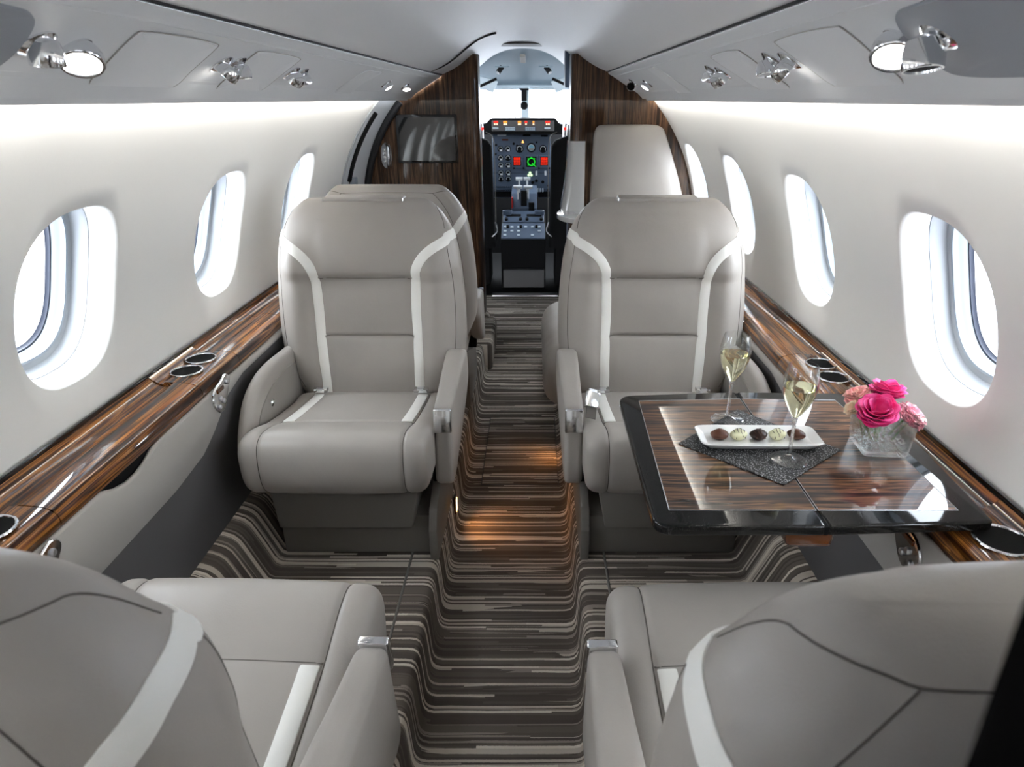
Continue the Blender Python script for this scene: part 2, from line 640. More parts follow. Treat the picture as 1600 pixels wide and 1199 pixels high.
# --- ceiling
cz = [(0, 1.640), (.06, 1.637), (.12, 1.626), (.18, 1.604), (.225, 1.578), (.266, 1.547), (.31, 1.515), (.36, 1.487), (.405, 1.468), (.412, 1.468), (.417, 1.474), (.42, 1.500)]
csec = [Vector((-x, z, 0)) for x, z in reversed(cz[1:])] + [Vector((x, z, 0)) for x, z in cz]
csec = [(p.x, p.y) for p in catmull([tuple(p) for p in csec], 4)]
MB().grid([[Vector((x, y, z + .012 * sstep(3.2, 4.8, y))) for x, z in csec] for y in [lerp(Y_BACK, Y_DOOR, i / 24) for i in range(25)]]).build('ceiling', M['headliner'], None, smooth=60, kind='structure')

# --- passenger service panels (one long panel a side)
def psu_pt(s, u, y, off=0.0):
    """u 0 at the inner groove, 1 at the outer lip; off is away from the cabin"""
    x = lerp(.440, .606, u)
    z = lerp(1.445, 1.3455, u)
    nx, nz = .515, .857
    return Vector((s * (x + nx * off), y, z + nz * off))

def service_panel(s, y0, y1, label):
    root = thing('service_panel', label, 'overhead panel', (0, 0, 0))
    sec = [(.417, 1.462), (.421, 1.4555), (.436, 1.4475), (.4385, 1.4485), (.4415, 1.4455)]
    sec += [(lerp(.4415, .594, k / 8), lerp(1.4445, 1.3525, k / 8)) for k in range(9)]
    sec += [(.600, 1.3475), (.6045, 1.3435), (.6065, 1.3425), (.607, 1.3440), (.602, 1.3525)]
    for k in range(6):
        a = lerp(.80, .862, k / 5)
        sec.append(((R - .033) * math.cos(a), ZC + (R - .033) * math.sin(a)))
    ny = 20
    MB().grid([[Vector((s * x, lerp(y0, y1, i / ny), z)) for x, z in sec] for i in range(ny + 1)]).build('panel_body', M['psu'], root, smooth=40)
    MB().box(min(s * .410, s * .424), max(s * .410, s * .424), y0, y1, 1.4625, 1.505).build('shadow_gap', M['dark_gap'], root, smooth=0)  # dark strip set behind the trench so the seam reads as shaded
    return root

PSU_L = service_panel(-1, Y_BACK, 3.892, 'long grey overhead service panel along the left wall with lights and hatches')
PSU_R = service_panel(1, Y_BACK, Y_BULK_R, 'long grey overhead service panel along the right wall with lights and hatches')

def psu_patch(s, pts, name, mat, parent, th=.0022, rim=None):
    """thin hatch lying on the service panel; pts = (u, y) outline"""
    P = catmull([(u, y, 0) for u, y in pts], 6, closed=True)
    n = len(P)
    cu = sum(p.x for p in P) / n
    cy = sum(p.y for p in P) / n
    def ring(k, off):
        return [psu_pt(s, cu + (p.x - cu) * k, cy + (p.y - cy) * k, off) for p in P]
    MB().loft([ring(1.0, .003), ring(1.0, -th * .4), ring(.985, -th), ring(.5, -th)], cap0=False, cap1=True).build(name, mat, parent, smooth=40)
    if rim:
        MB().tube(ring(1.012, -.0012), .0009, 5, closed=True).build(rim, M['side_light'], parent)

def hatch_outline(yi0, yi1, yo0, yo1):
    return [(.10, yi0 + .02), (.08, lerp(yi0, yi1, .5)), (.10, yi1 - .02), (.16, yi1), (.5, lerp(yi1, yo1, .55)), (.70, yo1), (.78, yo1 - .025), (.80, lerp(yo0, yo1, .5)), (.78, yo0 + .025), (.70, yo0), (.5, lerp(yi0, yo0, .55)), (.16, yi0)]

for s, root, hs in ((-1, PSU_L, [(1.02, 1.27, 1.05, 1.30), (1.44, 1.70, 1.47, 1.72)]), (1, PSU_R, [(.95, 1.20, .97, 1.20), (1.40, 1.62, 1.40, 1.60)])):
    for h in hs:
        psu_patch(s, hatch_outline(*h), 'mask_hatch', M['psu_panel'], root, rim='hatch_seam')
psu_patch(-1, [(.12, 2.36), (.10, 2.47), (.12, 2.58), (.45, 2.53), (.78, 2.55), (.80, 2.45), (.78, 2.35), (.45, 2.33)], 'sign_strip', M['psu_panel'], PSU_L)
psu_patch(1, [(.06, 2.29), (.05, 2.36), (.06, 2.43), (.4, 2.45), (.76, 2.48), (.78, 2.38), (.76, 2.28), (.4, 2.27)], 'sign_strip', M['psu_panel'], PSU_R)
for s, root in ((-1, PSU_L), (1, PSU_R)):
    psu_patch(s, [(.08, .35), (.06, .55), (.08, .76), (.13, .815), (.30, .842), (.55, .852), (.70, .83), (.74, .70), (.74, .45), (.60, .30), (.3, .28)], 'speaker_grille', M['grille'], root, th=.003)

# --- reading lights and air outlets
def frame_from(d):
    d = Vector(d).normalized()
    q = d.to_track_quat('Z', 'Y')
    return q.to_matrix().to_4x4()

LENS = emit('lamp_lens', (1, .97, .92, 1), 7.0)
LENS_OFF = plain('lamp_lens_unlit', srgb(200, 205, 210), .15, coat=1.0)

def gimbal(name, label, s, y, head_dir, radius, depth, lens, group, u=.38, drop=.030, side=0.0):
    base = psu_pt(s, u, y, 0)
    root = thing(name, label, 'reading light' if name == 'reading_light' else 'air outlet', tuple(base), 0, group)
    nrm = Vector((-s * .515, 0, -.857))
    MB().lathe([(.024, .004), (.024, -.002), (.021, -.004), (.014, -.008), (.0, -.0085)][::-1], 24, frame_from(-nrm)).build('mount', M['chrome'], root)
    hc = nrm * drop + Vector((0, side, 0))
    # yoke
    pts = catmull([tuple(nrm * .004), tuple(nrm * .012 + Vector((0, side * .4, 0))), tuple(hc * .8)], 6)
    MB().tube(pts, .006, 10, rads=[lerp(.013, .007, i / (len(pts) - 1)) for i in range(len(pts))]).build('neck', M['chrome'], root)
    T = Matrix.Translation(hc) @ frame_from(head_dir)
    r, d = radius, depth
    MB().lathe([(0, -d), (r * .55, -d), (r * .85, -d * .8), (r * .96, -d * .4), (r, 0), (r, d * .58), (r * .96, d * .66), (r * .84, d * .66), (r * .80, d * .5), (0, d * .5)], 32, T).build('head', M['chrome'], root, smooth=30)
    MB().lathe([(0, d * .50), (r * .80, d * .50), (r * .76, d * .56), (0, d * .60)], 28, T).build('lens' if name == 'reading_light' else 'nozzle_opening', lens, root)
    return root

OFF = M['black']
GL, GV = 'reading lights under the overhead panels', 'air outlets under the overhead panels'
gimbal('reading_light', 'lit round chrome reading light at the left panel next to the near grille', -1, .940, (.26, -.46, -.72), .0262, .015, LENS, GL, .38, .012)
gimbal('air_vent', 'chrome air outlet left of the big lit lamp on the left panel', -1, .868, (-.10, .12, -.95), .019, .018, OFF, GV, .36, .014)
gimbal('reading_light', 'tilted chrome reading light on the left panel between its two hatches', -1, 1.365, (-.55, -.1, -.55), .024, .013, LENS, GL, .36, .014)
gimbal('air_vent', 'chrome air outlet on the left panel between its two hatches', -1, 1.420, (.05, -.05, -1), .018, .015, OFF, GV, .34, .018)
gimbal('reading_light', 'unlit chrome reading light on the left panel past the second hatch', -1, 1.760, (-.6, .25, -.5), .022, .013, LENS_OFF, GL, .38, .014)
gimbal('air_vent', 'small chrome air outlet on the left panel past the second hatch', -1, 1.825, (.1, .1, -1), .016, .014, OFF, GV, .38, .018)
gimbal('reading_light', 'bright chrome reading light on the left panel past its pale sign strip', -1, 2.88, (.45, -.10, -.7), .019, .012, LENS, GL, .40, .013)
gimbal('reading_light', 'last lit reading light on the left panel beside the wooden bulkhead', -1, 3.32, (.15, -.35, -.8), .020, .010, LENS, GL, .42, .012)
gimbal('reading_light', 'lit round chrome reading light at the right panel next to the near grille', 1, .862, (-.26, -.46, -.72), .0262, .015, LENS, GL, .34, .012)
gimbal('air_vent', 'large chrome air outlet right of the big lit lamp on the right panel', 1, .785, (.04, -.20, -.95), .021, .020, OFF, GV, .34, .024)
gimbal('reading_light', 'tilted chrome reading light on the right panel between its two hatches', 1, 1.240, (.62, -.1, -.45), .024, .013, LENS, GL, .36, .014)
gimbal('air_vent', 'chrome air outlet on the right panel between its two hatches', 1, 1.305, (.05, -.25, -1), .018, .015, LENS_OFF, GV, .32, .018)
gimbal('reading_light', 'unlit chrome reading light on the right panel past the second hatch', 1, 1.690, (.6, .2, -.5), .022, .013, LENS_OFF, GL, .40, .014)
gimbal('air_vent', 'small chrome air outlet on the right panel past the second hatch', 1, 1.745, (-.1, .1, -1), .016, .014, OFF, GV, .34, .018)
gimbal('reading_light', 'bright chrome reading light on the right panel past its pale sign strip', 1, 2.80, (-.45, -.15, -.7), .019, .012, LENS, GL, .40, .013)
gimbal('air_vent', 'dark-eyed chrome air outlet on the right panel beside the wooden bulkhead', 1, 3.08, (-.3, -.85, -.35), .019, .012, OFF, GV, .30, .018)

# --- side ledges
def half_disc_ring(cx, cy, r, z, n=40):
    return [Vector((cx + r * math.cos(2 * PI * k / n), cy + r * math.sin(2 * PI * k / n), z)) for k in range(n)]

LP_RIDGE = [(.8645, .7330), (.862, .7330), (.852, .7215), (.840, .7120), (.825, .7070), (.812, .7060), (.8065, .7080), (.8035, .7132), (.7985, .7165), (.785, .7168), (.77, .7152), (.757, .7128), (.745, .708), (.738, .701), (.7345, .692), (.7340, .682), (.737, .674), (.745, .672), (.855, .672)]
LP = [(.8645, .7330), (.862, .7330), (.850, .7225), (.838, .7150), (.8285, .7115), (.8255, .7122), (.8235, .7155), (.8195, .7172), (.80, .7170), (.775, .7155), (.757, .7128), (.745, .708), (.738, .701), (.7345, .692), (.7340, .682), (.737, .674), (.745, .672), (.855, .672)]

def ledge_top(x):
    x = abs(x)
    return interp([(.738, .701), (.745, .708), (.757, .7128), (.775, .7155), (.80, .7170), (.8195, .7172)], x)

def side_ledge(s, y0, y1, breaks, cups, label):
    root = thing('side_ledge', label, 'ledge', (0, 0, 0))
    ed = [y0] + breaks + [y1]
    for a, b_ in zip(ed, ed[1:]):
        g = .0012
        pf = LP if any(a < cy < b_ for _, cy, _ in cups) else LP_RIDGE
        MB().loft([[Vector((s * x, y, z)) for x, z in pf] for y in (a + g, b_ - g)]).build('wood_panel', M['ledge_wood'], root, smooth=40)
    MB().box(min(s * .8660, s * .858), max(s * .8660, s * .858), y0, y1, .70, .7385, .002, 2).build('edge_strip', M['black_gloss'], root)
    for (cx, cy, r) in cups:
        z = .7172
        rim = []
        for k in range(40):
            a = 2 * PI * k / 40
            rim.append(Vector((s * cx + r * math.cos(a), cy + r * math.sin(a), z + .001)))
        cup = MB().tube(rim, .0028, 8, closed=True).build('cup_holder', M['chrome'], root)
        c0 = half_disc_ring(s * cx, cy, r * .985, z + .0012)
        c1 = half_disc_ring(s * cx, cy, r * .90, z + .0005)
        MB().loft([c0, c1], cap0=False).build('cup_insert', M['black'], cup, smooth=40)
    return root

side_ledge(-1, Y_BACK, 3.28, [.965, 1.50, 1.725, 2.07], [(.802, 1.572, .037), (.806, 1.660, .037), (.797, .893, .040)], 'glossy striped wood ledge with cup holders along the left wall')
side_ledge(1, Y_BACK, 3.375, [.965, 1.435, 1.70, 2.03], [(.812, 1.530, .037), (.818, 1.622, .037), (.803, .868, .040)], 'glossy striped wood ledge with cup holders along the right wall')

# --- lower side panels
def side_panel(s, y0, y1, pocket):
    root = struct('wall_lower_left' if s < 0 else 'wall_lower_right')
    top = []
    for k in range(161):
        y = lerp(y0, y1, k / 160)
        z = .6745
        if pocket:
            z -= .024 * sstep(1.07, 1.14, y) * (1 - sstep(1.19, 1.28, y))
        bt = interp([(-1, .535), (1.30, .538), (1.44, .552), (1.52, .585), (1.60, .632), (1.72, .655), (3.4, .655)], y)
        top.append((y, z, bt))
    rows = []
    for y, z, bt in top:
        bt = min(bt, z - .01)
        m = lerp(z, bt, .5)
        rows.append([Vector((s * x, y, q)) for x, q in ((.742, z - .004), (.7385, z), (.7325, z - .0005), (.7285, z - .006), (.7265, m), (.7265, bt + .004), (.7295, bt))])
    MB().grid(rows).build('upper_panel', M['side_light'], root, smooth=60)
    rows = []
    for y, z, bt in top:
        bt = min(bt, z - .01)
        rows.append([Vector((s * x, y, q)) for x, q in ((.7300, bt + .001), (.7310, bt - .01), (.737, lerp(bt, .3, .6)), (.742, .31), (.742, .29))])
    MB().grid(rows).build('kick_panel', M['side_dark'], root, smooth=60)
    if pocket:
        MB().box(min(s * .742, s * .80), max(s * .742, s * .80), 1.02, 1.33, .60, .674).build('pocket_dark_box', M['black'], root, smooth=0)  # black box behind the cutout, its colour stands in for shade inside
    return root

side_panel(-1, Y_BACK, 3.28, True)
side_panel(1, Y_BACK, Y_BULK_R, False)

# --- chrome seat control plates on the side panels
def control_plate(s, y, z, label, w=.052, h=.042):
    root = thing('control_plate', label, 'control panel', (s * .7262, y, z))
    pts = catmull([(-w, -.002, 0), (-w * .6, h * .45, 0), (0, h * .62, 0), (w * .7, h * .85, 0), (w * 1.05, h * .45, 0), (w * .6, -h * .25, 0), (w * .1, -h * 1.0, 0), (-w * .45, -h * 1.15, 0), (-w * .9, -h * .6, 0)], 6, closed=True)
    def ring(k, d):
        return [Vector((-s * d, p.x * k, p.y * k)) for p in pts]
    MB().loft([ring(1, -.001), ring(1, .002), ring(.95, .0045), ring(.8, .005)]).build('plate', M['chrome'], root)
    for (py, pz) in ((-.018, -.010), (-.004, -.022), (.028, .018), (-.03, -.028)):
        T = Matrix.Translation((-s * .005, py, pz)) @ frame_from((-s, 0, 0))
        MB().lathe([(.007, -.002), (.007, .003), (.005, .005), (0, .0055)], 16, T).build('button', M['satin'], root)
    MB().box(min(-s * .004, -s * .0075), max(-s * .004, -s * .0075), -.028, .008, .006, .016, .001, 1).build('switch_slot', M['amber_wood'], root)
    return root
control_plate(-1, 1.572, .660, 'chrome seat control plate on the left side panel beside the front left seat')
control_plate(-1, .885, .642, 'chrome seat control plate at the left below the nearest cup holder')
control_plate(1, .975, .640, 'chrome seat control plate on the right side panel behind the near right seat')

# ------------------------------------------------------------------ forward bulkheads
def shell_outline(r, z0, z1, n=24):
    out = []
    a0, a1 = math.asin((z0 - ZC) / r), math.asin((z1 - ZC) / r)
    for k in range(n + 1):
        a = lerp(a0, a1, k / n)
        out.append((r * math.cos(a), ZC + r * math.sin(a)))
    return out

def ceil_z(x):
    return interp([(p[0], p[1]) for p in cz[:9]], abs(x))

def bulkhead(name, s, xin, yf, yb, rc):
    # plan outline (x,y) with rounded aisle corner, clipped above by rows of z
    out = shell_outline(R + .012, .16, 1.345)
    top = [(.60, 1.36), (.50, 1.425), (.42, 1.465), (.36, 1.49), (.31, 1.518), (.266, 1.55), (xin + .001, ceil_z(xin) + .006)]
    # wood slab: the large flat face
    poly = [(xin + rc, 0.0)] + [(p[0], p[1]) for p in out] + [t for t in top[:-1] if t[0] > xin + rc + .004] + [(xin + rc, ceil_z(xin + rc) + .012)]
    mb = MB()
    mb.prism([(s * x, z) for x, z in poly], 'y', yf, yf + .03)
    # rounded corner post and the return along the doorway
    pl = [(xin + rc, yf)]
    for k in range(9):
        a = lerp(PI / 2, PI, k / 8)
        pl.append((xin + rc + rc * math.cos(a), yf + rc - rc * math.sin(a)))
    pl += [(xin, yb), (xin + .03, yb), (xin + .03, yf + rc), (xin + rc, yf + .03)]
    mb.prism([(s * x, y) for x, y in pl], 'z', 0.0, ceil_z(xin + rc) + .02)
    return mb.build(name, M['wall_wood'], None, smooth=30, merge=0, kind='structure')

bulkhead('wall_front_left', -1, .222, Y_BULK_L, 4.03, .045)
bulkhead('wall_front_right', 1, .246, Y_BULK_R, 3.62, .055)
# thin vertical reveal on the right post
MB().box(.316, .319, Y_BULK_R - .002, Y_BULK_R + .002, .15, 1.52).build('trim_3', M['black'], None, smooth=0, kind='structure')
# white-grey jambs at the cockpit doorway
MB().box(-.262, -.236, 4.10, 4.16, 0, 1.60, .006, 2).build('trim_4', M['cockpit_grey'], None, kind='structure')
MB().box(.232, .285, 3.80, 3.92, 1.405, 1.60, .010, 2).build('trim_5', M['cockpit_grey'], None, kind='structure')
# threshold strip
MB().box(-.24, .25, 4.83, 4.91, 0, .012, .004, 2).build('trim_6', M['satin'], None, kind='structure')
# dark arch line in the lining left of the door zone
arch = catmull([(-.52, 3.46, 1.425), (-.43, 3.46, 1.462), (-.36, 3.46, 1.487), (-.30, 3.46, 1.520), (-.24, 3.46, 1.565), (-.19, 3.46, 1.598), (-.15, 3.46, 1.615), (-.10, 3.46, 1.628)], 6)
MB().tube(arch, .005, 6).build('trim_7', M['dark_gap'], None, kind='structure')
# placard at the ceiling above the doorway
pl = thing('door_placard', 'dark narrow placard on the ceiling above the cockpit doorway', 'placard', (0, 4.35, 1.642))
MB().prism([(-.10, -.10), (.10, -.10), (.13, .10), (-.13, .10)], 'z', -.006, .002, .002, 1).build('plate', M['skirt'], pl)

# --- entry door zone on the left, ahead of the last window
door = struct('door_1')
rows = []
for y in (3.30, 3.45, 3.6, 3.75, 3.90):
    rows.append([cyl(-1, y, a, .004 + .010 * (y > 3.31)) for a in [lerp(-.72, .84, k / 30) for k in range(31)]])
MB().grid(rows).build('door_lining', M['psu'], door, smooth=60)
MB().tube([cyl(-1, 3.302, a, -.002) for a in [lerp(-.1, .80, k / 24) for k in range(25)]], .006, 8).build('wall_edge', M['liner'], door)
MB().tube([cyl(-1, 3.40, a, -.012) for a in [lerp(.27, .68, k / 10) for k in range(11)]], .010, 10).build('gas_strut', M['black'], door)
MB().tube([cyl(-1, 3.39, a, -.012) for a in [lerp(.16, .27, k / 6) for k in range(7)]], .006, 10).build('strut_rod', M['chrome'], door)
MB().tube([cyl(-1, 3.875, a, -.002) for a in [lerp(-.1, .74, k / 24) for k in range(25)]], .020, 10).build('door_gap_dark', M['dark_gap'], door)  # dark tube stands in for the shade in the gap by the wood
MB().box(-.855, -.825, 3.50, 3.56, .94, .985, .005, 2).build('door_latch', M['liner_grey'], door)

# --- monitor on the left bulkhead
mon = thing('monitor', 'black flat screen in a dark frame on the left wooden bulkhead', 'monitor', (-.508, Y_BULK_L, 1.148))
MB().box(-.166, .166, -.022, .0, -.125, .125, .006, 2).build('bezel', M['black_gloss'], mon)
MB().box(-.152, .152, -.0235, -.021, -.112, .112, .0005, 1).build('screen', M['screen'], mon)

# --- chrome grab handle
gh = thing('grab_handle', 'oval chrome grab handle on the left wooden bulkhead beside the screen', 'handle', (-.738, Y_BULK_L, 1.062))
mb = MB()
rg = []
for d, k in ((0, 1.0), (-.012, 1.0), (-.018, .92), (-.02, .6)):
    rg.append([Vector((.030 * k * sgn(math.cos(a)) * abs(math.cos(a)) ** .8, d, .066 * k * math.sin(a))) for a in [2 * PI * i / 32 for i in range(32)]])
mb.loft(rg)
mb.build('backplate', M['satin'], gh)
MB().tube(catmull([(.008, -.016, .058), (.018, -.048, .04), (.020, -.056, 0), (.018, -.048, -.04), (.008, -.016, -.058)], 6), .010, 12).build('grip', M['chrome'], gh)
for z in (-.03, -.01, .01, .03):
    T = Matrix.Translation((-.010, -.019, z)) @ frame_from((0, -1, 0))
    MB().lathe([(.008, 0), (.008, .003), (.004, .004), (0, .0035)], 14, T).build('bolt', M['chrome'], gh)

# --- upholstered panel on the right bulkhead
up = thing('bulkhead_cushion', 'pale upholstered trapezoid panel on the right wooden bulkhead', 'upholstered panel', (0, Y_BULK_R, 0))
P0 = [(.343, .62), (.350, .92), (.357, 1.14), (.362, 1.20), (.378, 1.229), (.41, 1.236), (.53, 1.237), (.64, 1.236), (.676, 1.226), (.695, 1.205), (.730, 1.12), (.775, 1.00), (.812, .88), (.835, .78), (.845, .62)]
P = catmull([(x, 0, z) for x, z in P0], 5)
n = len(P)
cx, czz = .57, .93
def ring(k, y):
    return [Vector((cx + (p.x - cx) * k, y, czz + (p.z - czz) * k)) for p in P]
MB().loft([ring(1.0, 0), ring(1.0, -.022), ring(.985, -.034), ring(.96, -.040), ring(.6, -.044), ring(.1, -.045)]).build('padded_face', M['leather'], up, smooth=50)

# --- pearl white curved panel with round tray on the doorway side of the right bulkhead
gt = thing('wall_tray', 'pearl white curved panel ending in a round drinks tray by the cockpit doorway', 'tray', (0, 0, 0))
rows = []
for k in range(25):
    t = k / 24
    z = lerp(1.165, .845, t)
    xl = lerp(.236, .205, t ** 2)
    yl = lerp(3.375, 3.34, t)
    fl = 0.0
    rows.append([Vector((xl - fl * .2, 3.50, z)), Vector((xl - fl * .2, 3.44, z)), Vector((xl + .012, yl + .008 - fl, z)), Vector((lerp(xl, .316, .4), yl - fl, z)), Vector((.316, yl + .002 - fl, z)), Vector((.321, 3.44, z))])
MB().grid(rows).build('curved_panel', M['lucite'], gt, smooth=70)
out = []
for k in range(33):
    a = lerp(PI * .5, PI * 1.62, k / 32)
    out.append((.30 + .118 * math.cos(a), 3.27 + .185 * math.sin(a)))
out += [(.335, 3.10), (.335, 3.45)]
MB().prism(out, 'z', .826, .848, .007, 3).build('tray', M['lucite'], gt)
MB().box(.25, .33, 3.36, 3.44, .15, .826, .01, 2).build('support_post', M['wall_wood'], gt)

# back wall of the cabin behind the camera
MB().box(-.95, .95, Y_BACK - .02, Y_BACK, 0, 1.75).build('wall_back', M['wall'], None, smooth=0, kind='structure')
# low dark partition behind the near right seat
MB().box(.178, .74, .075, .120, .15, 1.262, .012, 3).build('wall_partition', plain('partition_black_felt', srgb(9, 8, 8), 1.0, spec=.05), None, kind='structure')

# carpet covered box beside the aisle in front of the step
MB().box(-.245, -.150, 3.36, 3.84, .0, .155, .02, 3).build('carpet_box', M['carpet'], None)
tag(bpy.data.objects['carpet_box'], 'small carpeted box at the left edge of the aisle near the doorway', 'box')

# aisle lights
AL = emit('aisle_lamp', (1, .45, .12, 1), 9.0)
for (x, y, z, label) in ((-.1905, 1.92, .095, 'small amber aisle light on the riser by the front left seat'), (.1905, 2.40, .095, 'small amber aisle light on the riser by the front right seat')):
    a = thing('aisle_light', label, 'aisle light', (x, y, z), 0, 'amber aisle lights')
    sx = sgn(x)
    MB().box(-.004, .004, -.016, .016, -.03, .03, .002, 2).build('housing', M['amber_wood'], a)
    MB().box(min(-sx * .0035, -sx * .0055), max(-sx * .0035, -sx * .0055), -.010, .010, -.022, .022, .0008, 1).build('lens', AL, a)


# ------------------------------------------------------------------ cabin seats
def d_uv(S, u, v, e=2e-3):
    return (S(u + e, v) - S(u - e, v)) / (2 * e), (S(u, v + e) - S(u, v - e)) / (2 * e)

def ribbon(S, path, width, up=.0022, sink=.004, n=70, out_ref=None, spl=8, flat=True):
    """strip of leather laid on surface S(u,v) along path [(u,v)]"""
    uv = catmull([(u, v, 0) for u, v in path], 24)
    P = [S(p.x, p.y) for p in uv]
    L = [0.0]
    for a, b_ in zip(P, P[1:]):
        L.append(L[-1] + (b_ - a).length)
    rings = []
    pts = []
    for k in range(n + 1):
        t = L[-1] * k / n
        i = 0
        while i < len(L) - 2 and L[i + 1] < t:
            i += 1
        f = (t - L[i]) / max(1e-9, L[i + 1] - L[i])
        q = uv[i].lerp(uv[i + 1], max(0, min(1, f)))
        pts.append(q)
    C = [S(q.x, q.y) for q in pts]
    for k, q in enumerate(pts):
        su, sv = d_uv(S, q.x, q.y, 6e-3)
        if S is back_S:                      # the section turns sharply at the side, so average wider
            su = S(q.x + .10, q.y) - S(q.x - .10, q.y)
        nn = su.cross(sv)
        if nn.length < 1e-12:
            nn = Vector((0, -1, 0))
        nn.normalize()
        if out_ref is not None and nn.dot(C[k] - out_ref(C[k])) < 0:
            nn = -nn
        t = (C[min(k + 1, n)] - C[max(k - 1, 0)]).normalized()
        sd = nn.cross(t).normalized()
        w = width / 2
        if width > .008:
            cs = [(-w, -sink), (-w, up * .4), (-w * .86, up), (0, up * 1.15), (w * .86, up), (w, up * .4), (w, -sink)]
        else:
            cs = [(-w, -.001), (-w * .5, up), (w * .5, up), (w, -.001)]
        rings.append([C[k] + sd * a + nn * h for a, h in cs])
    return MB().loft(rings)

ZB0, ZTOP = .24, .926
W_TAB = [(.20, .195), (.26, .212), (.32, .232), (.38, .258), (.44, .283), (.50, .290), (.56, .291), (.64, .288), (.72, .281), (.78, .272), (.82, .261), (.855, .246), (.885, .226), (.905, .207), (.920, .188), (.926, .172)]
_wt = catmull([(z, w, 0) for z, w in W_TAB], 8)
_WT = [(p.x, p.y) for p in _wt]

def back_w(z):
    return interp(_WT, z)

def back_T(z):
    t = .155
    if z > .78:
        q = min(1, (z - .78) / (ZTOP - .78))
        t *= max(0.0, 1 - q ** 2.4) ** .5
    if z < .34:
        t *= lerp(.75, 1, (z - .2) / .14)
    return t

def back_S(th, z):
    w, T = back_w(z), back_T(z)
    nn = 2.9
    c, s_ = math.cos(th), math.sin(th)
    x = w * sgn(c) * abs(c) ** (2 / nn)
    h = T / 2 * sgn(s_) * abs(s_) ** (2 / nn)
    y = .558 + .105 * (z - .32)
    y -= h
    ax = abs(x)
    if s_ > 0:
        f = min(1, s_ * 2.0) * sstep(0, .05, T)
        bol = .030 * math.exp(-((ax - .215) / .050) ** 2) * sstep(.30, .48, z) * (1 - sstep(.76, .86, z))
        inside = 1 - sstep(.118, .134, ax)
        head = .024 * sstep(.690, .735, z) * (1 - (ax / .33) ** 2) * (1 - sstep(.80, .93, z) * .5)
        g = 0
        if ax < .152:
            g = -.008 * (math.exp(-((z - .706) / .0055) ** 2) + math.exp(-((z - .530) / .0055) ** 2)) * inside
            g += .006 * inside * abs(math.sin(PI * (z - .530) / .176))
        g -= .004 * math.exp(-((ax - .158) / .010) ** 2) * (1 - sstep(.70, .74, z))
        y -= (bol + head + g) * f
    else:
        f = min(1, -s_ * 2.0)
        y += .012 * f * (1 - (ax / .3) ** 2)
    return Vector((x, y, z))

def th_of(x, z):
    return math.acos(max(-1, min(1, (abs(x) / back_w(z)) ** 1.45)))

def strip_path(side):
    # side +1/-1: from low on the front, over the shoulder, down the rear
    fr = [(.146, .29), (.146, .42), (.147, .56), (.148, .66), (.151, .715), (.160, .748), (.182, .778), (.212, .800), (.243, .815)]
    p = [(th_of(x, z), z) for x, z in fr]
    p += [(.40, .822), (.0, .824), (-.40, .808)]
    p += [(-th_of(x, z), z) for x, z in [(.236, .788), (.208, .752), (.184, .69), (.165, .60), (.155, .48), (.15, .36)]]
    if side < 0:
        p = [(PI - t, z) for t, z in p]
    return p

def back_axis(p):
    return Vector((p.x * .6, .558 + .105 * (p.z - .32), p.z))

CP = [(.50, .250), (.515, .30), (.49, .345), (.40, .357), (.30, .372), (.22, .386), (.175, .396), (.13, .4105), (.085, .423), (.045, .427), (.016, .416), (.002, .388), (-.002, .340), (.004, .302), (.022, .275), (.055, .262), (.15, .256), (.32, .252)]
_cp = catmull([(y, 0, z) for y, z in CP], 6, closed=True)
_cn = len(_cp)
_cc = Vector((.25, 0, .33))

def cush_S(x, s_):
    k = (s_ % 1.0) * _cn
    i = int(k) % _cn
    p = _cp[i].lerp(_cp[(i + 1) % _cn], k - int(k))
    ax = abs(x)
    q = max(0.0, min(1.0, (ax - .203) / .032))
    ins = .030 * (1 - math.sqrt(max(0, 1 - q * q)))
    ins += .005 * math.exp(-((ax - .180) / .006) ** 2)
    ins -= .006 * (1 - (ax / .24) ** 2)
    if p.z > .38:
        ins += .005 * math.exp(-((p.x - .176) / .007) ** 2) * (1 if ax < .178 else 0)
    d = p - Vector((max(.06, min(.44, p.x)), 0, .33))
    L = d.length
    p = p - d / max(L, 1e-6) * min(ins, L * .9)
    return Vector((x, p.x, p.z))

def s_at(y, top=True):
    best, bi = 9, 0
    for i, p in enumerate(_cp):
        if (p.z > .335) == top:
            d = abs(p.x - y)
            if d < best:
                best, bi = d, i
    return bi / _cn

ARM = [(.146, .240), (.158, .217), (.185, .210), (.225, .222), (.36, .285), (.47, .345), (.52, .39), (.525, .440), (.515, .478), (.49, .490), (.40, .479), (.30, .458), (.205, .441), (.184, .434), (.174, .424), (.168, .39), (.158, .32)]

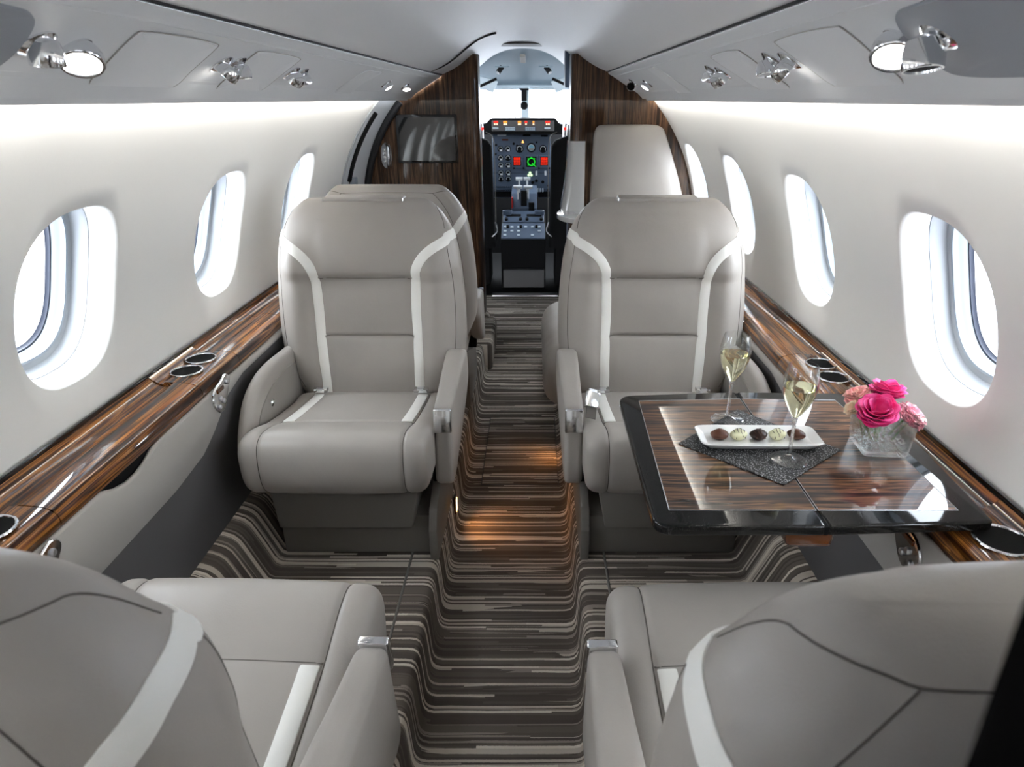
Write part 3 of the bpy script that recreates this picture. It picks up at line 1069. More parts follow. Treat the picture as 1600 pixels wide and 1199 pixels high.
def arm_mesh(x0, x1, prof, bev):
    P = catmull([(y, z, 0) for y, z in prof], 4, closed=True)
    n = len(P)
    cy = sum(p.x for p in P) / n
    cz_ = sum(p.y for p in P) / n
    def ring(x, ins):
        out = []
        for k, p in enumerate(P):
            t = (P[(k + 1) % n] - P[k - 1]).normalized()
            nr = Vector((t.y, -t.x, 0))
            if nr.dot(p - Vector((cy, cz_, 0))) < 0:
                nr = -nr
            q = p - nr * ins
            out.append(Vector((x, q.x, q.y)))
        return out
    rr = []
    for k in range(6):
        a = lerp(0, PI / 2, k / 5)
        rr.append(ring(x0 + bev * (1 - math.sin(a)), bev * (1 - math.cos(a)) if False else bev * (1 - math.sin(PI / 2 - a)) * 0))
    rr = []
    for k in range(6):
        a = lerp(0, PI / 2, k / 5)
        rr.append(ring(x0 + bev * (1 - math.sin(a)), bev * (1 - math.cos(PI / 2 - a)) if False else bev * (1 - math.cos(a))))
    rr = rr[::-1]
    # rr[0] is the outermost inset ring -> order from outside face inwards
    lo = []
    hi = []
    for k in range(7):
        a = (PI / 2) * k / 6
        lo.append(ring(x0 + bev * (1 - math.sin(a)), bev * (1 - math.sin(PI / 2 - (PI / 2 - a))) if False else bev * (1 - math.sin(a))))
    # quarter round: at the face (k=0) inset=bev, at depth bev inset=0
    lo = [ring(x0 + bev * (1 - math.cos((PI / 2) * k / 6)), bev * (1 - math.sin((PI / 2) * k / 6))) for k in range(7)]
    hi = [ring(x1 - bev * (1 - math.cos((PI / 2) * k / 6)), bev * (1 - math.sin((PI / 2) * k / 6))) for k in range(7)]
    return MB().loft(lo + hi[::-1])

def make_seat(name, label, group, cats='seat', window_side=-1):
    root = thing(name, label, cats, (0, 0, 0), 0, group)
    # backrest
    zs = []
    z = .20
    while z < .78:
        zs.append(z)
        z += .0035 if (abs(z - .706) < .02 or abs(z - .53) < .02) else .011
    zs += [.78 + (ZTOP - .78) * math.sin(PI / 2 * k / 22) for k in range(23)]
    NT_ = 112
    rings = [[back_S(2 * PI * k / NT_, z) for k in range(NT_)] for z in zs]
    bk = MB().loft(rings).build('backrest', M['leather'], root, smooth=60, merge=1e-5)
    for sd in (1, -1):
        ribbon(back_S, strip_path(sd), .029, n=110, out_ref=back_axis).build('white_strip', M['white_leather'], bk, smooth=50)
        o = .0
        pa = [(.60, .36), (.56, .46), (.52, .58), (.50, .70), (.50, .78), (.46, .822)]
        if sd < 0:
            pa = [(PI - t, z) for t, z in pa]
        ribbon(back_S, pa, .0022, up=.0008, n=60, out_ref=back_axis).build('seam', M['seam'], bk)
        # rear seams: down from the shoulder and across
        pb = [(-.86, .901), (-.79, .872), (-.73, .83), (-.68, .75), (-.64, .60), (-.62, .40)]
        if sd < 0:
            pb = [(PI - t, z) for t, z in pb]
        ribbon(back_S, pb, .0022, up=.0008, n=60, out_ref=back_axis).build('seam', M['seam'], bk)
    hs = [(.40, .845), (.30, .865), (.23, .880), (.12, .895), (-.03, .903), (-.25, .906), (-.46, .9065), (-.68, .905), (-.86, .902), (-1.10, .9035), (-PI / 2, .905)]
    rs = hs + [(-PI - t, z) for t, z in hs[-2::-1]]
    ribbon(back_S, rs, .0022, up=.0008, n=120, out_ref=back_axis).build('seam', M['seam'], bk)
    for zz in (.706, .530):
        ribbon(back_S, [(th_of(.130, zz), zz), (PI / 2 - .3, zz), (PI / 2 + .3, zz), (PI - th_of(.130, zz), zz)], .0028, up=.001, n=40, out_ref=back_axis).build('seam', M['seam'], bk)
    fl = MB().box(-.125, .115, .585, .655, .915, .931, .006, 3).build('headrest_flap', M['leather'], root)
    MB().box(.113, .118, .583, .60, .921, .931, .0015, 1).build('zip_pull', M['chrome'], fl)
    # cushion
    xs = [-.235, -.234, -.231, -.226, -.219, -.210, -.200, -.19, -.186, -.183, -.18, -.177, -.174, -.168, -.15]
    xs = xs + [lerp(-.13, .13, k / 14) for k in range(15)] + [-x for x in reversed(xs)]
    NS = 100
    cu = MB().loft([[cush_S(x, k / NS) for k in range(NS)] for x in xs]).build('seat_cushion', M['leather'], root, smooth=60)
    c_ref = lambda p: Vector((p.x * .9, max(.08, min(.42, p.y)), .33))
    s0, s1 = s_at(.47), s_at(.05, False)
    for sd in (1, -1):
        ribbon(cush_S, [(sd * .180, lerp(s0, s1, k / 14)) for k in range(15)], .0030, up=.0010, n=80, out_ref=c_ref).build('seam', M['seam'], cu)
        sa, sb = s_at(.455), s_at(.182)
        ribbon(cush_S, [(sd * .160, lerp(sa, sb, k / 6)) for k in range(7)], .030, up=.0018, n=40, out_ref=c_ref).build('white_strip', M['white_leather'], cu)
    sc_ = s_at(.176)
    ribbon(cush_S, [(x, sc_) for x in (-.178, -.09, 0, .09, .178)], .0030, up=.0010, n=50, out_ref=c_ref).build('seam', M['seam'], cu)
    # arms
    am = arm_mesh(.233, .283, ARM, .014)
    am.v = [(.233 + (x - .233) * (1 + .28 * max(0, y - .19) / .33), y, z) for x, y, z in am.v]
    ar = am.build('armrest', M['leather'], root, smooth=50)
    MB().box(-.0240, .0240, -.006, .010, -.036, .030, .004, 3, Matrix.Translation((.259, .163, .410)) @ Matrix.Rotation(math.radians(-10), 4, 'X')).build('chrome_cap', M['chrome'], ar)
    MB().box(.215, .250, .21, .25, .19, .235, .004, 2).build('arm_pivot', M['black'], ar)
    arm2 = [(.085, .300), (.10, .27), (.16, .255), (.40, .25), (.54, .26), (.56, .36), (.555, .470), (.53, .492), (.45, .500), (.34, .506), (.25, .498), (.17, .465), (.115, .405), (.09, .35)]
    a2 = arm_mesh(-.275, -.237, arm2, .020).build('armrest', M['leather'], root, smooth=50)
    inn = [(.14, .29), (.18, .275), (.40, .27), (.50, .28), (.52, .36), (.515, .43), (.48, .452), (.38, .460), (.28, .45), (.20, .42), (.155, .37), (.138, .32)]
    MB().prism([tuple(p[:2]) for p in catmull([(y, z, 0) for y, z in inn], 4, closed=True)], 'x', -.2390, -.2335, .003, 2).build('inner_panel', M['leather_dark'], a2, smooth=40)
    T = Matrix.Translation((-.2335, .27, .412)) @ frame_from((1, 0, 0))
    MB().lathe([(.011, -.002), (.011, .002), (.009, .004), (.006, .0035), (.005, .005), (0, .0055)], 24, T).build('recline_button', M['chrome'], a2)
    # belt buckles where the cushion meets the back
    for sd in (1, -1):
        bu = MB().box(-.022, .022, -.010, .010, -.006, .006, .002, 2, Matrix.Translation((sd * .155, .452, .372)) @ Matrix.Rotation(math.radians(12), 4, 'X')).build('belt_buckle', M['chrome'], root)
        MB().box(-.010, .010, -.016, .0, .004, .009, .0015, 1, Matrix.Translation((sd * .155, .450, .372))).build('buckle_tongue', M['satin'], bu)
    # pedestal
    MB().prism([(-.205, .268), (.20, .268), (.172, .118), (-.192, .118)], 'y', .085, .46, .006, 2).build('upper_base', M['skirt'], root)
    MB().box(-.208, .215, .135, .46, .0, .125, .006, 2).build('lower_base', M['skirt'], root)
    MB().prism([(.10, .0), (.098, .10), (.13, .155), (.47, .255), (.47, .0)], 'x', .212, .236, .004, 2).build('base_skirt', M['skirt'], root)
    return root

GRP = 'cabin seats'
LAB = {'A': 'front left taupe leather seat facing the camera with two white strips',
       'B': 'front right taupe leather seat facing the camera behind the dining table',
       'C': 'near left taupe leather seat seen from behind facing the cockpit',
       'D': 'near right taupe leather seat seen from behind in front of the dark partition',
       'F': 'taupe leather seat hidden back to back behind the front left seat'}
seatA = make_seat('cabin_seat', LAB['A'], GRP)
seatA.location = (-.430, 1.452, .15)
# mirrored copy for the right-hand row: same mesh data, arms swapped by scaling the thing
def place(label, loc, rz, mirror):
    c = copy_tree(seatA, label, loc, rz)
    if mirror:
        c.scale = (-1, 1, 1)
    return c
place(LAB['B'], (.440, 1.452, .15), 0, True)
for c in (place(LAB['C'], (-.425, .970, .15), PI - .03, True), place(LAB['D'], (.435, .960, .15), PI + .015, False)):
    for ch in [q for q in c.children if q.name.startswith('headrest_flap')]:
        for g in list(ch.children):
            bpy.data.objects.remove(g)
        bpy.data.objects.remove(ch)
    if c['label'] == LAB['D']:                       # this back is reclined a little further
        for ch in c.children:
            if ch.name.startswith('backrest'):
                ch.location = (0, .016, -.002)
fF = place(LAB['F'], (-.430, 3.04, .15), PI, True)
for ch in [q for q in fF.children if q.name.startswith('headrest_flap')]:
    for g in list(ch.children):
        bpy.data.objects.remove(g)
    bpy.data.objects.remove(ch)

# loose chrome buckle resting on the inner side of the front right seat's arm
lb = thing('belt_buckle', 'square chrome belt buckle lying against the arm of the front right seat', 'belt buckle', (.226, 1.60, .625))
Tm = Euler((math.radians(52), math.radians(18), math.radians(12))).to_matrix().to_4x4()
MB().box(-.020, .020, -.022, .022, -.006, .006, .003, 2, Tm).build('buckle_body', M['chrome'], lb)
MB().box(-.012, .012, .020, .030, -.003, .003, .001, 1, Tm).build('buckle_latch', M['satin'], lb)
MB().box(-.014, .014, -.05, -.020, -.0015, .0015, .0005, 1, Tm).build('belt_end', M['seam'], lb)

# forward right seat: only its cushion shows past the front right seat
fs = thing('divan_cushion', 'rounded taupe seat cushion poking into the aisle behind the front right seat', 'seat', (0, 0, 0))
rings = []
for k in range(25):
    t = k / 24
    y = lerp(2.20, 2.86, t)
    q = abs(2 * t - 1)
    ins = .055 * (1 - math.sqrt(max(0, 1 - max(0, (q - .80) / .20) ** 2)))
    ins += .004 * (math.exp(-((t - .30) / .012) ** 2) + math.exp(-((t - .72) / .012) ** 2))
    rg = []
    for j in range(40):
        a = 2 * PI * j / 40
        c, s_ = math.cos(a), math.sin(a)
        rg.append(Vector((.36 + (.255 - ins) * sgn(c) * abs(c) ** .55, y, .425 + (.135 - ins) * sgn(s_) * abs(s_) ** .6)))
    rings.append(rg)
MB().loft(rings).build('seat_cushion', M['leather'], fs, smooth=60)
MB().box(.20, .58, 2.35, 2.80, .15, .30, .01, 2).build('seat_base', M['skirt'], fs)

# ------------------------------------------------------------------ table
TZ = .740
tb = thing('folding_table', 'folding table of two striped wood leaves edged in black by the right ledge', 'table', (0, 0, 0))

def round_poly(pts, rads, n=6):
    out = []
    m = len(pts)
    for i in range(m):
        p, a, c = Vector(pts[i]), Vector(pts[i - 1]), Vector(pts[(i + 1) % m])
        r = rads[i]
        if r <= 0:
            out.append(tuple(p))
            continue
        u, v = (a - p).normalized(), (c - p).normalized()
        p0, p1 = p + u * r, p + v * r
        for k in range(n + 1):
            t = k / n
            q = (1 - t) ** 2 * p0 + 2 * t * (1 - t) * p + t * t * p1
            out.append((q.x, q.y))
    return out

def leaf(name, pts, rads, inl):
    o = MB().prism(round_poly([Vector(p) for p in pts], rads), 'z', TZ - .019, TZ, .005, 3).build(name, M['table_border'], tb, smooth=40)
    MB().prism(inl, 'z', TZ - .002, TZ + .0003).build('wood_inlay', M['table_wood'], o, smooth=0)
    loop = inl + [inl[0]]
    MB().tube([(x, y, TZ + .0001) for x, y in loop[:-1]], .0009, 4, closed=True).build('inlay_line', M['satin'], o, smooth=0)
    return o

leaf('table_leaf', [(.262, .872), (.5285, .872), (.5285, 1.392), (.262, 1.372)], [.03, 0, .0, .035], [(.292, .916), (.5285, .916), (.5285, 1.352), (.304, 1.340)])
leaf('table_leaf', [(.5325, .872), (.797, .885), (.815, 1.15), (.775, 1.385), (.5325, 1.392)], [0, .01, .05, .02, 0], [(.5325, .916), (.757, .916), (.757, 1.12), (.735, 1.345), (.5325, 1.352)])
MB().box(.5275, .5335, .874, 1.390, TZ - .018, TZ - .003).build('hinge', M['black'], tb, smooth=0)
MB().box(.476, .552, .885, 1.30, TZ - .052, TZ - .019, .010, 3).build('support_arm', M['amber_wood'], tb)
MB().box(.552, .730, 1.06, 1.16, TZ - .050, TZ - .019, .006, 2).build('wall_bracket', M['satin'], tb)

# placemat
pm_pts = [(.351, 1.141), (.502, .990), (.652, 1.115), (.506, 1.293)]
pm = MB().prism(pm_pts, 'z', TZ + .0004, TZ + .0026, .0006, 1).build('placemat', M['mat'], None)
tag(pm, 'square charcoal woven placemat turned cornerwise on the table', 'placemat')
MZ = TZ + .0026

# plate
PLX, PLY = .503, 1.146
pt_ = thing('chocolate_plate', 'long white rectangular plate holding five chocolates on the woven placemat', 'plate', (PLX, PLY, MZ), math.radians(-1.0))
def rr_ring(hx, hy, z, n=2.0 / 9):
    out = []
    for k in range(64):
        a = 2 * PI * k / 64 + .01
        c, s_ = math.cos(a), math.sin(a)
        out.append(Vector((hx * sgn(c) * abs(c) ** n, hy * sgn(s_) * abs(s_) ** n, z)))
    return out
MB().loft([rr_ring(.095, .028, .0), rr_ring(.100, .032, .001), rr_ring(.114, .042, .0125), rr_ring(.1155, .0435, .0145), rr_ring(.114, .0420, .0152), rr_ring(.100, .030, .0065), rr_ring(.098, .028, .006)]).build('dish', M['porcelain'], pt_, smooth=40)

def chocolate(x, y, mat, label, seed, drizzle, rz):
    r_ = random.Random(seed)
    root = thing('chocolate', label, 'chocolate', (x, y, MZ + .0064), rz, 'chocolates on the white plate')
    bm = bmesh.new()
    bmesh.ops.create_icosphere(bm, subdivisions=4, radius=1.0)
    lob = [(Vector((math.cos(2 * PI * k / 7 + r_.uniform(-.2, .2)), math.sin(2 * PI * k / 7), r_.uniform(-.2, .4))).normalized(), r_.uniform(.10, .20)) for k in range(7)] + [(Vector((0, .1, 1)), .12)]
    for v in bm.verts:
        d = v.co.normalized()
        k = 1 - .10
        for c, a in lob:
            k += a * max(0, d.dot(c)) ** 10
        v.co = Vector((d.x * k * .0165, d.y * k * .0140, max(-.0, (d.z * k + .72) * .0118)))
    body = MB().bm(bm).build('shell', mat, root, smooth=70)
    if drizzle:
        for j in range(4):
            t0 = lerp(-.009, .009, j / 3)
            pts = []
            for k in range(9):
                yy = lerp(-.0135, .0135, k / 8)
                zz = .0212 - 60 * (yy * yy) - 45 * t0 * t0
                pts.append((t0 + .0015 * math.sin(k * 1.3 + j), yy, zz))
            MB().tube(pts, .0006, 6).build('drizzle', drizzle, body)
    return root
pxs = [(-.073, .002), (-.037, .001), (.001, .000), (.037, .001), (.074, .002)]
specs = [(M['choc'], 'milk chocolate at the left end of the white plate', None), (M['choc_white'], 'white chocolate with brown drizzle second from the left on the plate', M['choc_dark']),
         (M['choc_dark'], 'dark chocolate in the middle of the white plate', M['choc']), (M['choc_white'], 'white chocolate with brown drizzle second from the right on the plate', M['choc_dark']),
         (M['choc'], 'milk chocolate at the right end of the plate behind the glass stem', None)]
for k, ((dx, dy), (m, lab, dz)) in enumerate(zip(pxs, specs)):
    chocolate(PLX + dx, PLY + dy, m, lab, 10 + k, dz, k * .7 if dz is None else .1)

# champagne flutes
def flute(x, y, z, label, level):
    root = thing('champagne_glass', label, 'glass', (x, y, z), 0, 'champagne glasses on the table')
    H = .186
    outer = [(.0330, .0010), (.0332, .0018), (.030, .0030), (.015, .0060), (.0055, .0105), (.0038, .018), (.0033, .040), (.0033, .062), (.0040, .075), (.0065, .086), (.0125, .098), (.0200, .111), (.0262, .126), (.0294, .140), (.0302, .151), (.0292, .163), (.0268, .176), (.0245, H)]
    inner = [(.0238, H), (.0260, .176), (.0283, .163), (.0293, .151), (.0285, .140), (.0253, .126), (.0191, .111), (.0116, .098), (.0050, .088), (0.0, .085)]
    full = [(0, .0)] + [(.031, 0)] + outer
    cat = catmull([(r, 0, z_) for r, z_ in full[2:]], 3)
    pr = [(0, 0), (.031, 0)] + [(max(p.x, 0), p.z) for p in cat]
    ci = catmull([(r, 0, z_) for r, z_ in inner], 3)
    foot = [q for q in pr if q[1] <= .0105]
    MB().lathe(foot + [(0, .0108)], 48).build('foot', M['stem_glass'], root, smooth=60)
    stem = [(.0001, .0108)] + [q for q in pr if .0105 < q[1] <= .0845]
    MB().lathe(stem + [(0, .0846)], 32).build('stem', M['thick_glass'], root, smooth=60)
    pr = [(.0001, .0845)] + [q for q in pr if q[1] > .0845] + [(max(p.x, 0), p.z) for p in ci]
    pr[-1] = (0, pr[-1][1])
    MB().lathe(pr, 48).build('bowl', M['thin_glass'], root, smooth=60)
    # wine just inside the glass
    wi = [(0, .0853)]
    for r, z_ in reversed([(p.x, p.z) for p in ci]):
        if .0855 < z_ < level:
            wi.append((max(r - .0004, .0002), z_))
    rl = interp([(z_, r) for r, z_ in reversed([(p.x, p.z) for p in ci])], level)
    wi += [(rl - .0004, level), (rl * .6, level - .0003), (0, level - .0003)]
    MB().lathe(wi, 48).build('wine', M['wine'], root, smooth=40)
    return root
flute(.538, 1.074, MZ, 'champagne glass standing in front of the plate near the vase', .146)
flute(.470, 1.240, MZ, 'champagne glass standing behind the white chocolate plate', .146)

# vase
VX, VY, VR = .726, 1.128, math.radians(-4)
vs = thing('flower_vase', 'square clear glass vase with glass beads and pink flowers on the table', 'vase', (VX, VY, TZ + .0004), VR)
def sq_ring(h, z, r=.006, n=5):
    out = []
    for cx_, cy_, a0 in ((h - r, h - r, 0), (-h + r, h - r, PI / 2), (-h + r, -h + r, PI), (h - r, -h + r, 1.5 * PI)):
        for k in range(n):
            a = a0 + PI / 2 * k / (n - 1)
            out.append(Vector((cx_ + r * math.cos(a), cy_ + r * math.sin(a), z)))
    return out
VH = .074
MB().loft([sq_ring(.0375, 0), sq_ring(.0395, .002), sq_ring(.0410, .012), sq_ring(.0455, VH), sq_ring(.0430, VH), sq_ring(.0380, .013), sq_ring(.0355, .010)]).build('vase_body', M['thick_glass'], vs, smooth=40)
MB().loft([sq_ring(.0355, .0112), sq_ring(.0374, .0135), sq_ring(.0405, .056)]).build('water', M['water'], vs, smooth=40)
mb = MB()
r_ = random.Random(3)
spots = []
for lay in range(2):
    for i in range(5):
        for j in range(5):
            if lay == 1 and r_.random() < .25:
                continue
            spots.append((lerp(-.0285, .0285, i / 4) + r_.uniform(-.002, .002), lerp(-.0285, .0285, j / 4) + r_.uniform(-.002, .002), .0185 + lay * .0098 + r_.uniform(-.001, .001)))
for (x, y, z) in spots:
    bm = bmesh.new()
    bmesh.ops.create_icosphere(bm, subdivisions=2, radius=.0052)
    bmesh.ops.transform(bm, matrix=Matrix.Translation((x, y, z)) @ Matrix.Diagonal((1, 1, .85, 1)), verts=bm.verts)
    mb.bm(bm)
bd = mb.build('glass_beads', M['bead'], None, smooth=80, merge=0, kind='stuff')
tag(bd, 'heap of clear glass beads in the square vase', 'beads')
bd.location = (VX, VY, TZ + .0004)
bd.rotation_euler = (0, 0, VR)

def petal(w, h, curl, ruffle, r_, nu=7, nv=6):
    """cupped petal standing on the origin, opening towards -y; returns rows"""
    rows = []
    ph = r_.uniform(0, 6)
    for i in range(nv + 1):
        v = i / nv
        row = []
        wid = w * math.sin(PI * (.16 + .62 * v)) ** .8
        for k in range(nu + 1):
            u = lerp(-1, 1, k / nu)
            x = wid * u
            z = h * v * (1 - .18 * abs(u) ** 2.2 * v)
            y = -.35 * w * (1 - u * u) - curl * v ** 2.6 * h + ruffle * math.sin(u * 5 + ph) * v * v
            row.append(Vector((x, y, z)))
        rows.append(row)
    return rows

def rose(loc, tilt, mat, label, size, seed, group, ruffle=.0, layers=((3, .25, .9), (5, .45, .95), (6, .70, .92), (7, .95, .82), (7, 1.2, .62)), stem_to=None):
    r_ = random.Random(seed)
    root = thing('rose' if ruffle < .001 else 'carnation', label, 'flower', loc, 0, group)
    E_ = Euler(tilt).to_matrix().to_4x4()
    mb = MB()
    for li, (cnt, spread, hh) in enumerate(layers):
        for k in range(cnt):
            a = 2 * PI * (k + .5 * (li % 2)) / cnt + r_.uniform(-.18, .18)
            w = size * (.34 + .24 * spread) * r_.uniform(.9, 1.1)
            h = size * hh * r_.uniform(.92, 1.08)
            lean = .10 + .62 * spread * r_.uniform(.85, 1.15)
            Mx = E_ @ Matrix.Rotation(a, 4, 'Z') @ Matrix.Translation((0, -size * .13 * spread, 0)) @ Matrix.Rotation(lean, 4, 'X')
            rows = petal(w, h, .05 + .22 * spread, ruffle * size, r_)
            mb.grid([[Mx @ p for p in row] for row in rows])
    o = mb.build('bloom', mat, root, smooth=80, merge=0)
    sm = o.modifiers.new('thick', 'SOLIDIFY')
    sm.thickness = .0005
    if stem_to:
        p0 = Vector((0, 0, .002))
        p1 = Vector(stem_to) - Vector(loc)
        mid = (p0 + p1) / 2 + Vector((0, 0, .004))
        MB().tube(catmull([tuple(p0), tuple(mid), tuple(p1)], 6), .0021, 8).build('stem', M['stem'], root)
    # green sepals
    mb = MB()
    for k in range(5):
        Mx = E_ @ Matrix.Rotation(2 * PI * k / 5, 4, 'Z') @ Matrix.Rotation(1.25, 4, 'X')
        mb.grid([[Mx @ p for p in row] for row in petal(size * .14, size * .55, .1, 0, r_, 4, 4)])
    sp = mb.build('sepals', M['leaf'], root, smooth=80, merge=0)
    return root

FG, CG = 'pink roses in the square vase', 'pale carnations in the square vase'
B0 = TZ + .028
rose((.700, 1.106, .819), (.40, -.22, 0), M['rose'], 'big open hot pink rose at the front of the glass vase', .039, 21, FG, stem_to=(.715, 1.125, B0))
rose((.733, 1.148, .837), (-.05, .18, .6), M['rose'], 'hot pink rose standing behind the big open one in the vase', .037, 22, FG, stem_to=(.728, 1.135, B0))
lay = ((5, .3, .8), (8, .55, .85), (10, .8, .8), (12, 1.05, .72), (12, 1.3, .6))
rose((.760, 1.112, .810), (.25, .62, 0), M['pale'], 'ruffled pale pink carnation hanging over the right side of the vase', .032, 31, CG, .10, lay, stem_to=(.738, 1.12, B0))
rose((.690, 1.157, .828), (-.15, -.35, 0), M['coral'], 'ruffled coral carnation at the left rear of the vase', .030, 32, CG, .10, lay, stem_to=(.715, 1.135, B0))
rose((.668, 1.128, .818), (.15, -.75, 0), M['cream_petal'], 'small cream bloom leaning out at the left edge of the vase', .019, 33, CG, .06, lay[:3], stem_to=(.705, 1.125, B0))

# ------------------------------------------------------------------ cockpit
CY = 5.70
MB().box(-.85, .85, 3.97, 6.6, -.03, -.002).build('floor_cockpit', M['black'], None, smooth=0, kind='structure')
# headliner sloping down to the windshield
rows = []
for k in range(13):
    t = k / 12
    y = lerp(4.86, 5.92, t)
    zc = lerp(1.662, 1.455, t ** 1.3)
    rows.append([Vector((x, y, zc - .26 * abs(x) ** 2.2 * lerp(1.0, .25, t))) for x in [lerp(-.80, .80, j / 20) for j in range(21)]])
MB().grid(rows).build('ceiling_cockpit', M['cockpit_blue'], None, smooth=60, kind='structure')
for s, nm in ((-1, 'wall_cockpit_left'), (1, 'wall_cockpit_right')):
    mb = MB()
    mb.box(min(s * .80, s * .83), max(s * .80, s * .83), 4.9, 6.4, 0, 1.12)
    mb.box(min(s * .80, s * .83), max(s * .80, s * .83), 4.9, 5.35, 1.12, 1.5)  # upper piece added to cut the side daylight on the headliner
    mb.box(min(s * .80, s * .83), max(s * .80, s * .83), 3.94 if s < 0 else 3.47, 4.9, 0, 1.52)
    mb.build(nm, M['side_dark'], None, smooth=0, kind='structure')
    MB().box(min(s * .41, s * .95), max(s * .41, s * .95), 3.91 if s < 0 else 3.45, 4.95, 1.475, 1.51).build('ceiling_vestibule_left' if s < 0 else 'ceiling_vestibule_right', M['cockpit_blue'], None, smooth=0, kind='structure')
MB().box(-.83, .83, 6.38, 6.41, 0, 1.13).build('wall_cockpit_nose', M['black'], None, smooth=0, kind='structure')
# windshield: frame, posts and two panes
ws = struct('window_%d' % n_win)
MB().tube([(-.80, 5.90, 1.395), (-.40, 5.92, 1.432), (0, 5.93, 1.440), (.40, 5.92, 1.432), (.80, 5.90, 1.395)], .020, 10).build('top_frame', M['cockpit_frame'], ws)
MB().loft([[Vector((x, y, z)) for x, y in ((-.028, 5.89), (.028, 5.89), (.040, 5.95), (-.040, 5.95))] for z, dy in ((1.445, 0), (1.12, 0))]).build('centre_post', M['cockpit_frame'], ws, smooth=0)
for x in (-.082, .066):
    MB().box(x - .003, x + .003, 5.93, 5.94, 1.15, 1.43).build('defrost_line', M['cockpit_blue'], ws, smooth=0)
for s in (-1, 1):
    MB().grid([[Vector((s * .03, 5.935, 1.10)), Vector((s * .80, 5.85, 1.08))], [Vector((s * .03, 5.935, 1.44)), Vector((s * .80, 5.90, 1.40))]]).build('windshield_pane', M['pane'], ws, smooth=0)

# whiskey compass hanging from the post
cp = thing('compass', 'round black standby compass hanging on the windshield centre post', 'compass', (-.008, 5.84, 1.30))
MB().box(-.022, .022, -.02, .05, .035, .115, .006, 2).build('bracket', M['black'], cp)
MB().box(-.038, .038, -.02, .04, .112, .128, .004, 2).build('mount', M['black'], cp)
T = Matrix.Translation((0, 0, 0)) @ frame_from((0, -1, 0))
MB().lathe([(0, -.03), (.024, -.025), (.031, 0), (.029, .016), (.022, .022), (.020, .019), (0, .019)], 28, T).build('case', M['black'], cp)

# overhead headliner fittings
sl = thing('overhead_vent', 'slim brown slatted strip on the cockpit ceiling centre line', 'vent', (-.005, 5.15, 1.612))
MB().box(-.018, .018, -.10, .12, -.012, .004, .003, 1, Matrix.Rotation(math.radians(-8), 4, 'X')).build('strip', M['skirt'], sl)
for sx, lab in ((-1, 'small lamp on the left of the cockpit ceiling'), (1, 'small lamp on the right of the cockpit ceiling')):
    lp_ = thing('map_light', lab, 'lamp', (sx * .155, 5.30, 1.560), 0, 'cockpit map lamps')
    MB().box(-.05, .05, -.03, .03, -.004, .006, .003, 1).build('mount', M['cockpit_blue'], lp_)
    MB().tube([(0, 0, 0), (sx * .03, -.01, -.035)], .018, 12).build('barrel', M['black'], lp_)
    MB().tube([(sx * .03, -.01, -.035), (sx * .035, -.012, -.042)], .014, 12).build('bezel', M['satin'], lp_)
for s, lab in ((-1, 'folded white sun visor at the left cockpit window'), (1, 'folded white sun visor at the right cockpit window')):
    sv = thing('sun_visor', lab, 'sun visor', (s * .36, 5.58, 1.44), 0, 'cockpit sun visors')
    MB().prism([(-.16, .03), (.10, .10), (.14, .05), (-.12, -.05)] if s > 0 else [(.16, .03), (-.10, .10), (-.14, .05), (.12, -.05)], 'y', -.012, .012, .005, 2).build('visor_blade', M['cockpit_frame'], sv)
    MB().tube([(s * -.15, -.01, .05), (s * .02, -.02, -.02)], .010, 8).build('visor_arm', M['black'], sv)

# glareshield with warning lights
gs_ = thing('glareshield', 'black glareshield with a row of red and amber warning lights', 'glareshield', (0, 0, 0))
outl = [(-.345, 1.095), (-.345, 1.170), (-.30, 1.176), (-.272, 1.205), (-.262, 1.2105), (.235, 1.2105), (.245, 1.205), (.275, 1.170), (.345, 1.165), (.345, 1.095)]
MB().prism(outl, 'y', 5.56, 5.86, .006, 2).build('hood', M['black'], gs_)
MB().box(-.255, .228, 5.553, 5.562, 1.118, 1.196, .004, 1).build('fascia', M['side_dark'], gs_)
RED, AMB = emit('red_annunciator', (1, .04, .03, 1), .85), emit('amber_annunciator', (1, .30, .05, 1), .9)
HOT = emit('lit_legend', (1, .62, .40, 1), 1.1)
for x, w, m in ((-.222, .034, RED), (-.150, .030, AMB), (-.040, .026, AMB), (.010, .020, RED), (.068, .014, AMB), (.178, .034, RED)):
    l_ = MB().box(x - w / 2, x + w / 2, 5.548, 5.556, 1.178, 1.193, .002, 1).build('warning_light', m, gs_)
    for q in ((-.25, .25) if w > .02 else (0,)):
        MB().box(x + q * w - .006, x + q * w + .006, 5.547, 5.556, 1.164, 1.175, .002, 1).build('legend', HOT, l_)
for x in (-.112, .043):
    p_ = MB().box(x - .042, x + .042, 5.550, 5.556, 1.122, 1.152, .002, 1).build('autopilot_keys', M['cockpit_grey'], gs_)
    mb = MB()
    for i in range(5):
        for j in range(2):
            mb.box(x - .036 + i * .015, x - .026 + i * .015, 5.5475, 5.551, 1.126 + j * .013, 1.135 + j * .013)
    mb.build('key_caps', M['cockpit_frame'], p_, smooth=0, merge=0)
for x in (-.225, .175):
    MB().box(x - .022, x + .022, 5.549, 5.556, 1.134, 1.148, .002, 1).build('master_caution', M['cockpit_frame'], gs_)

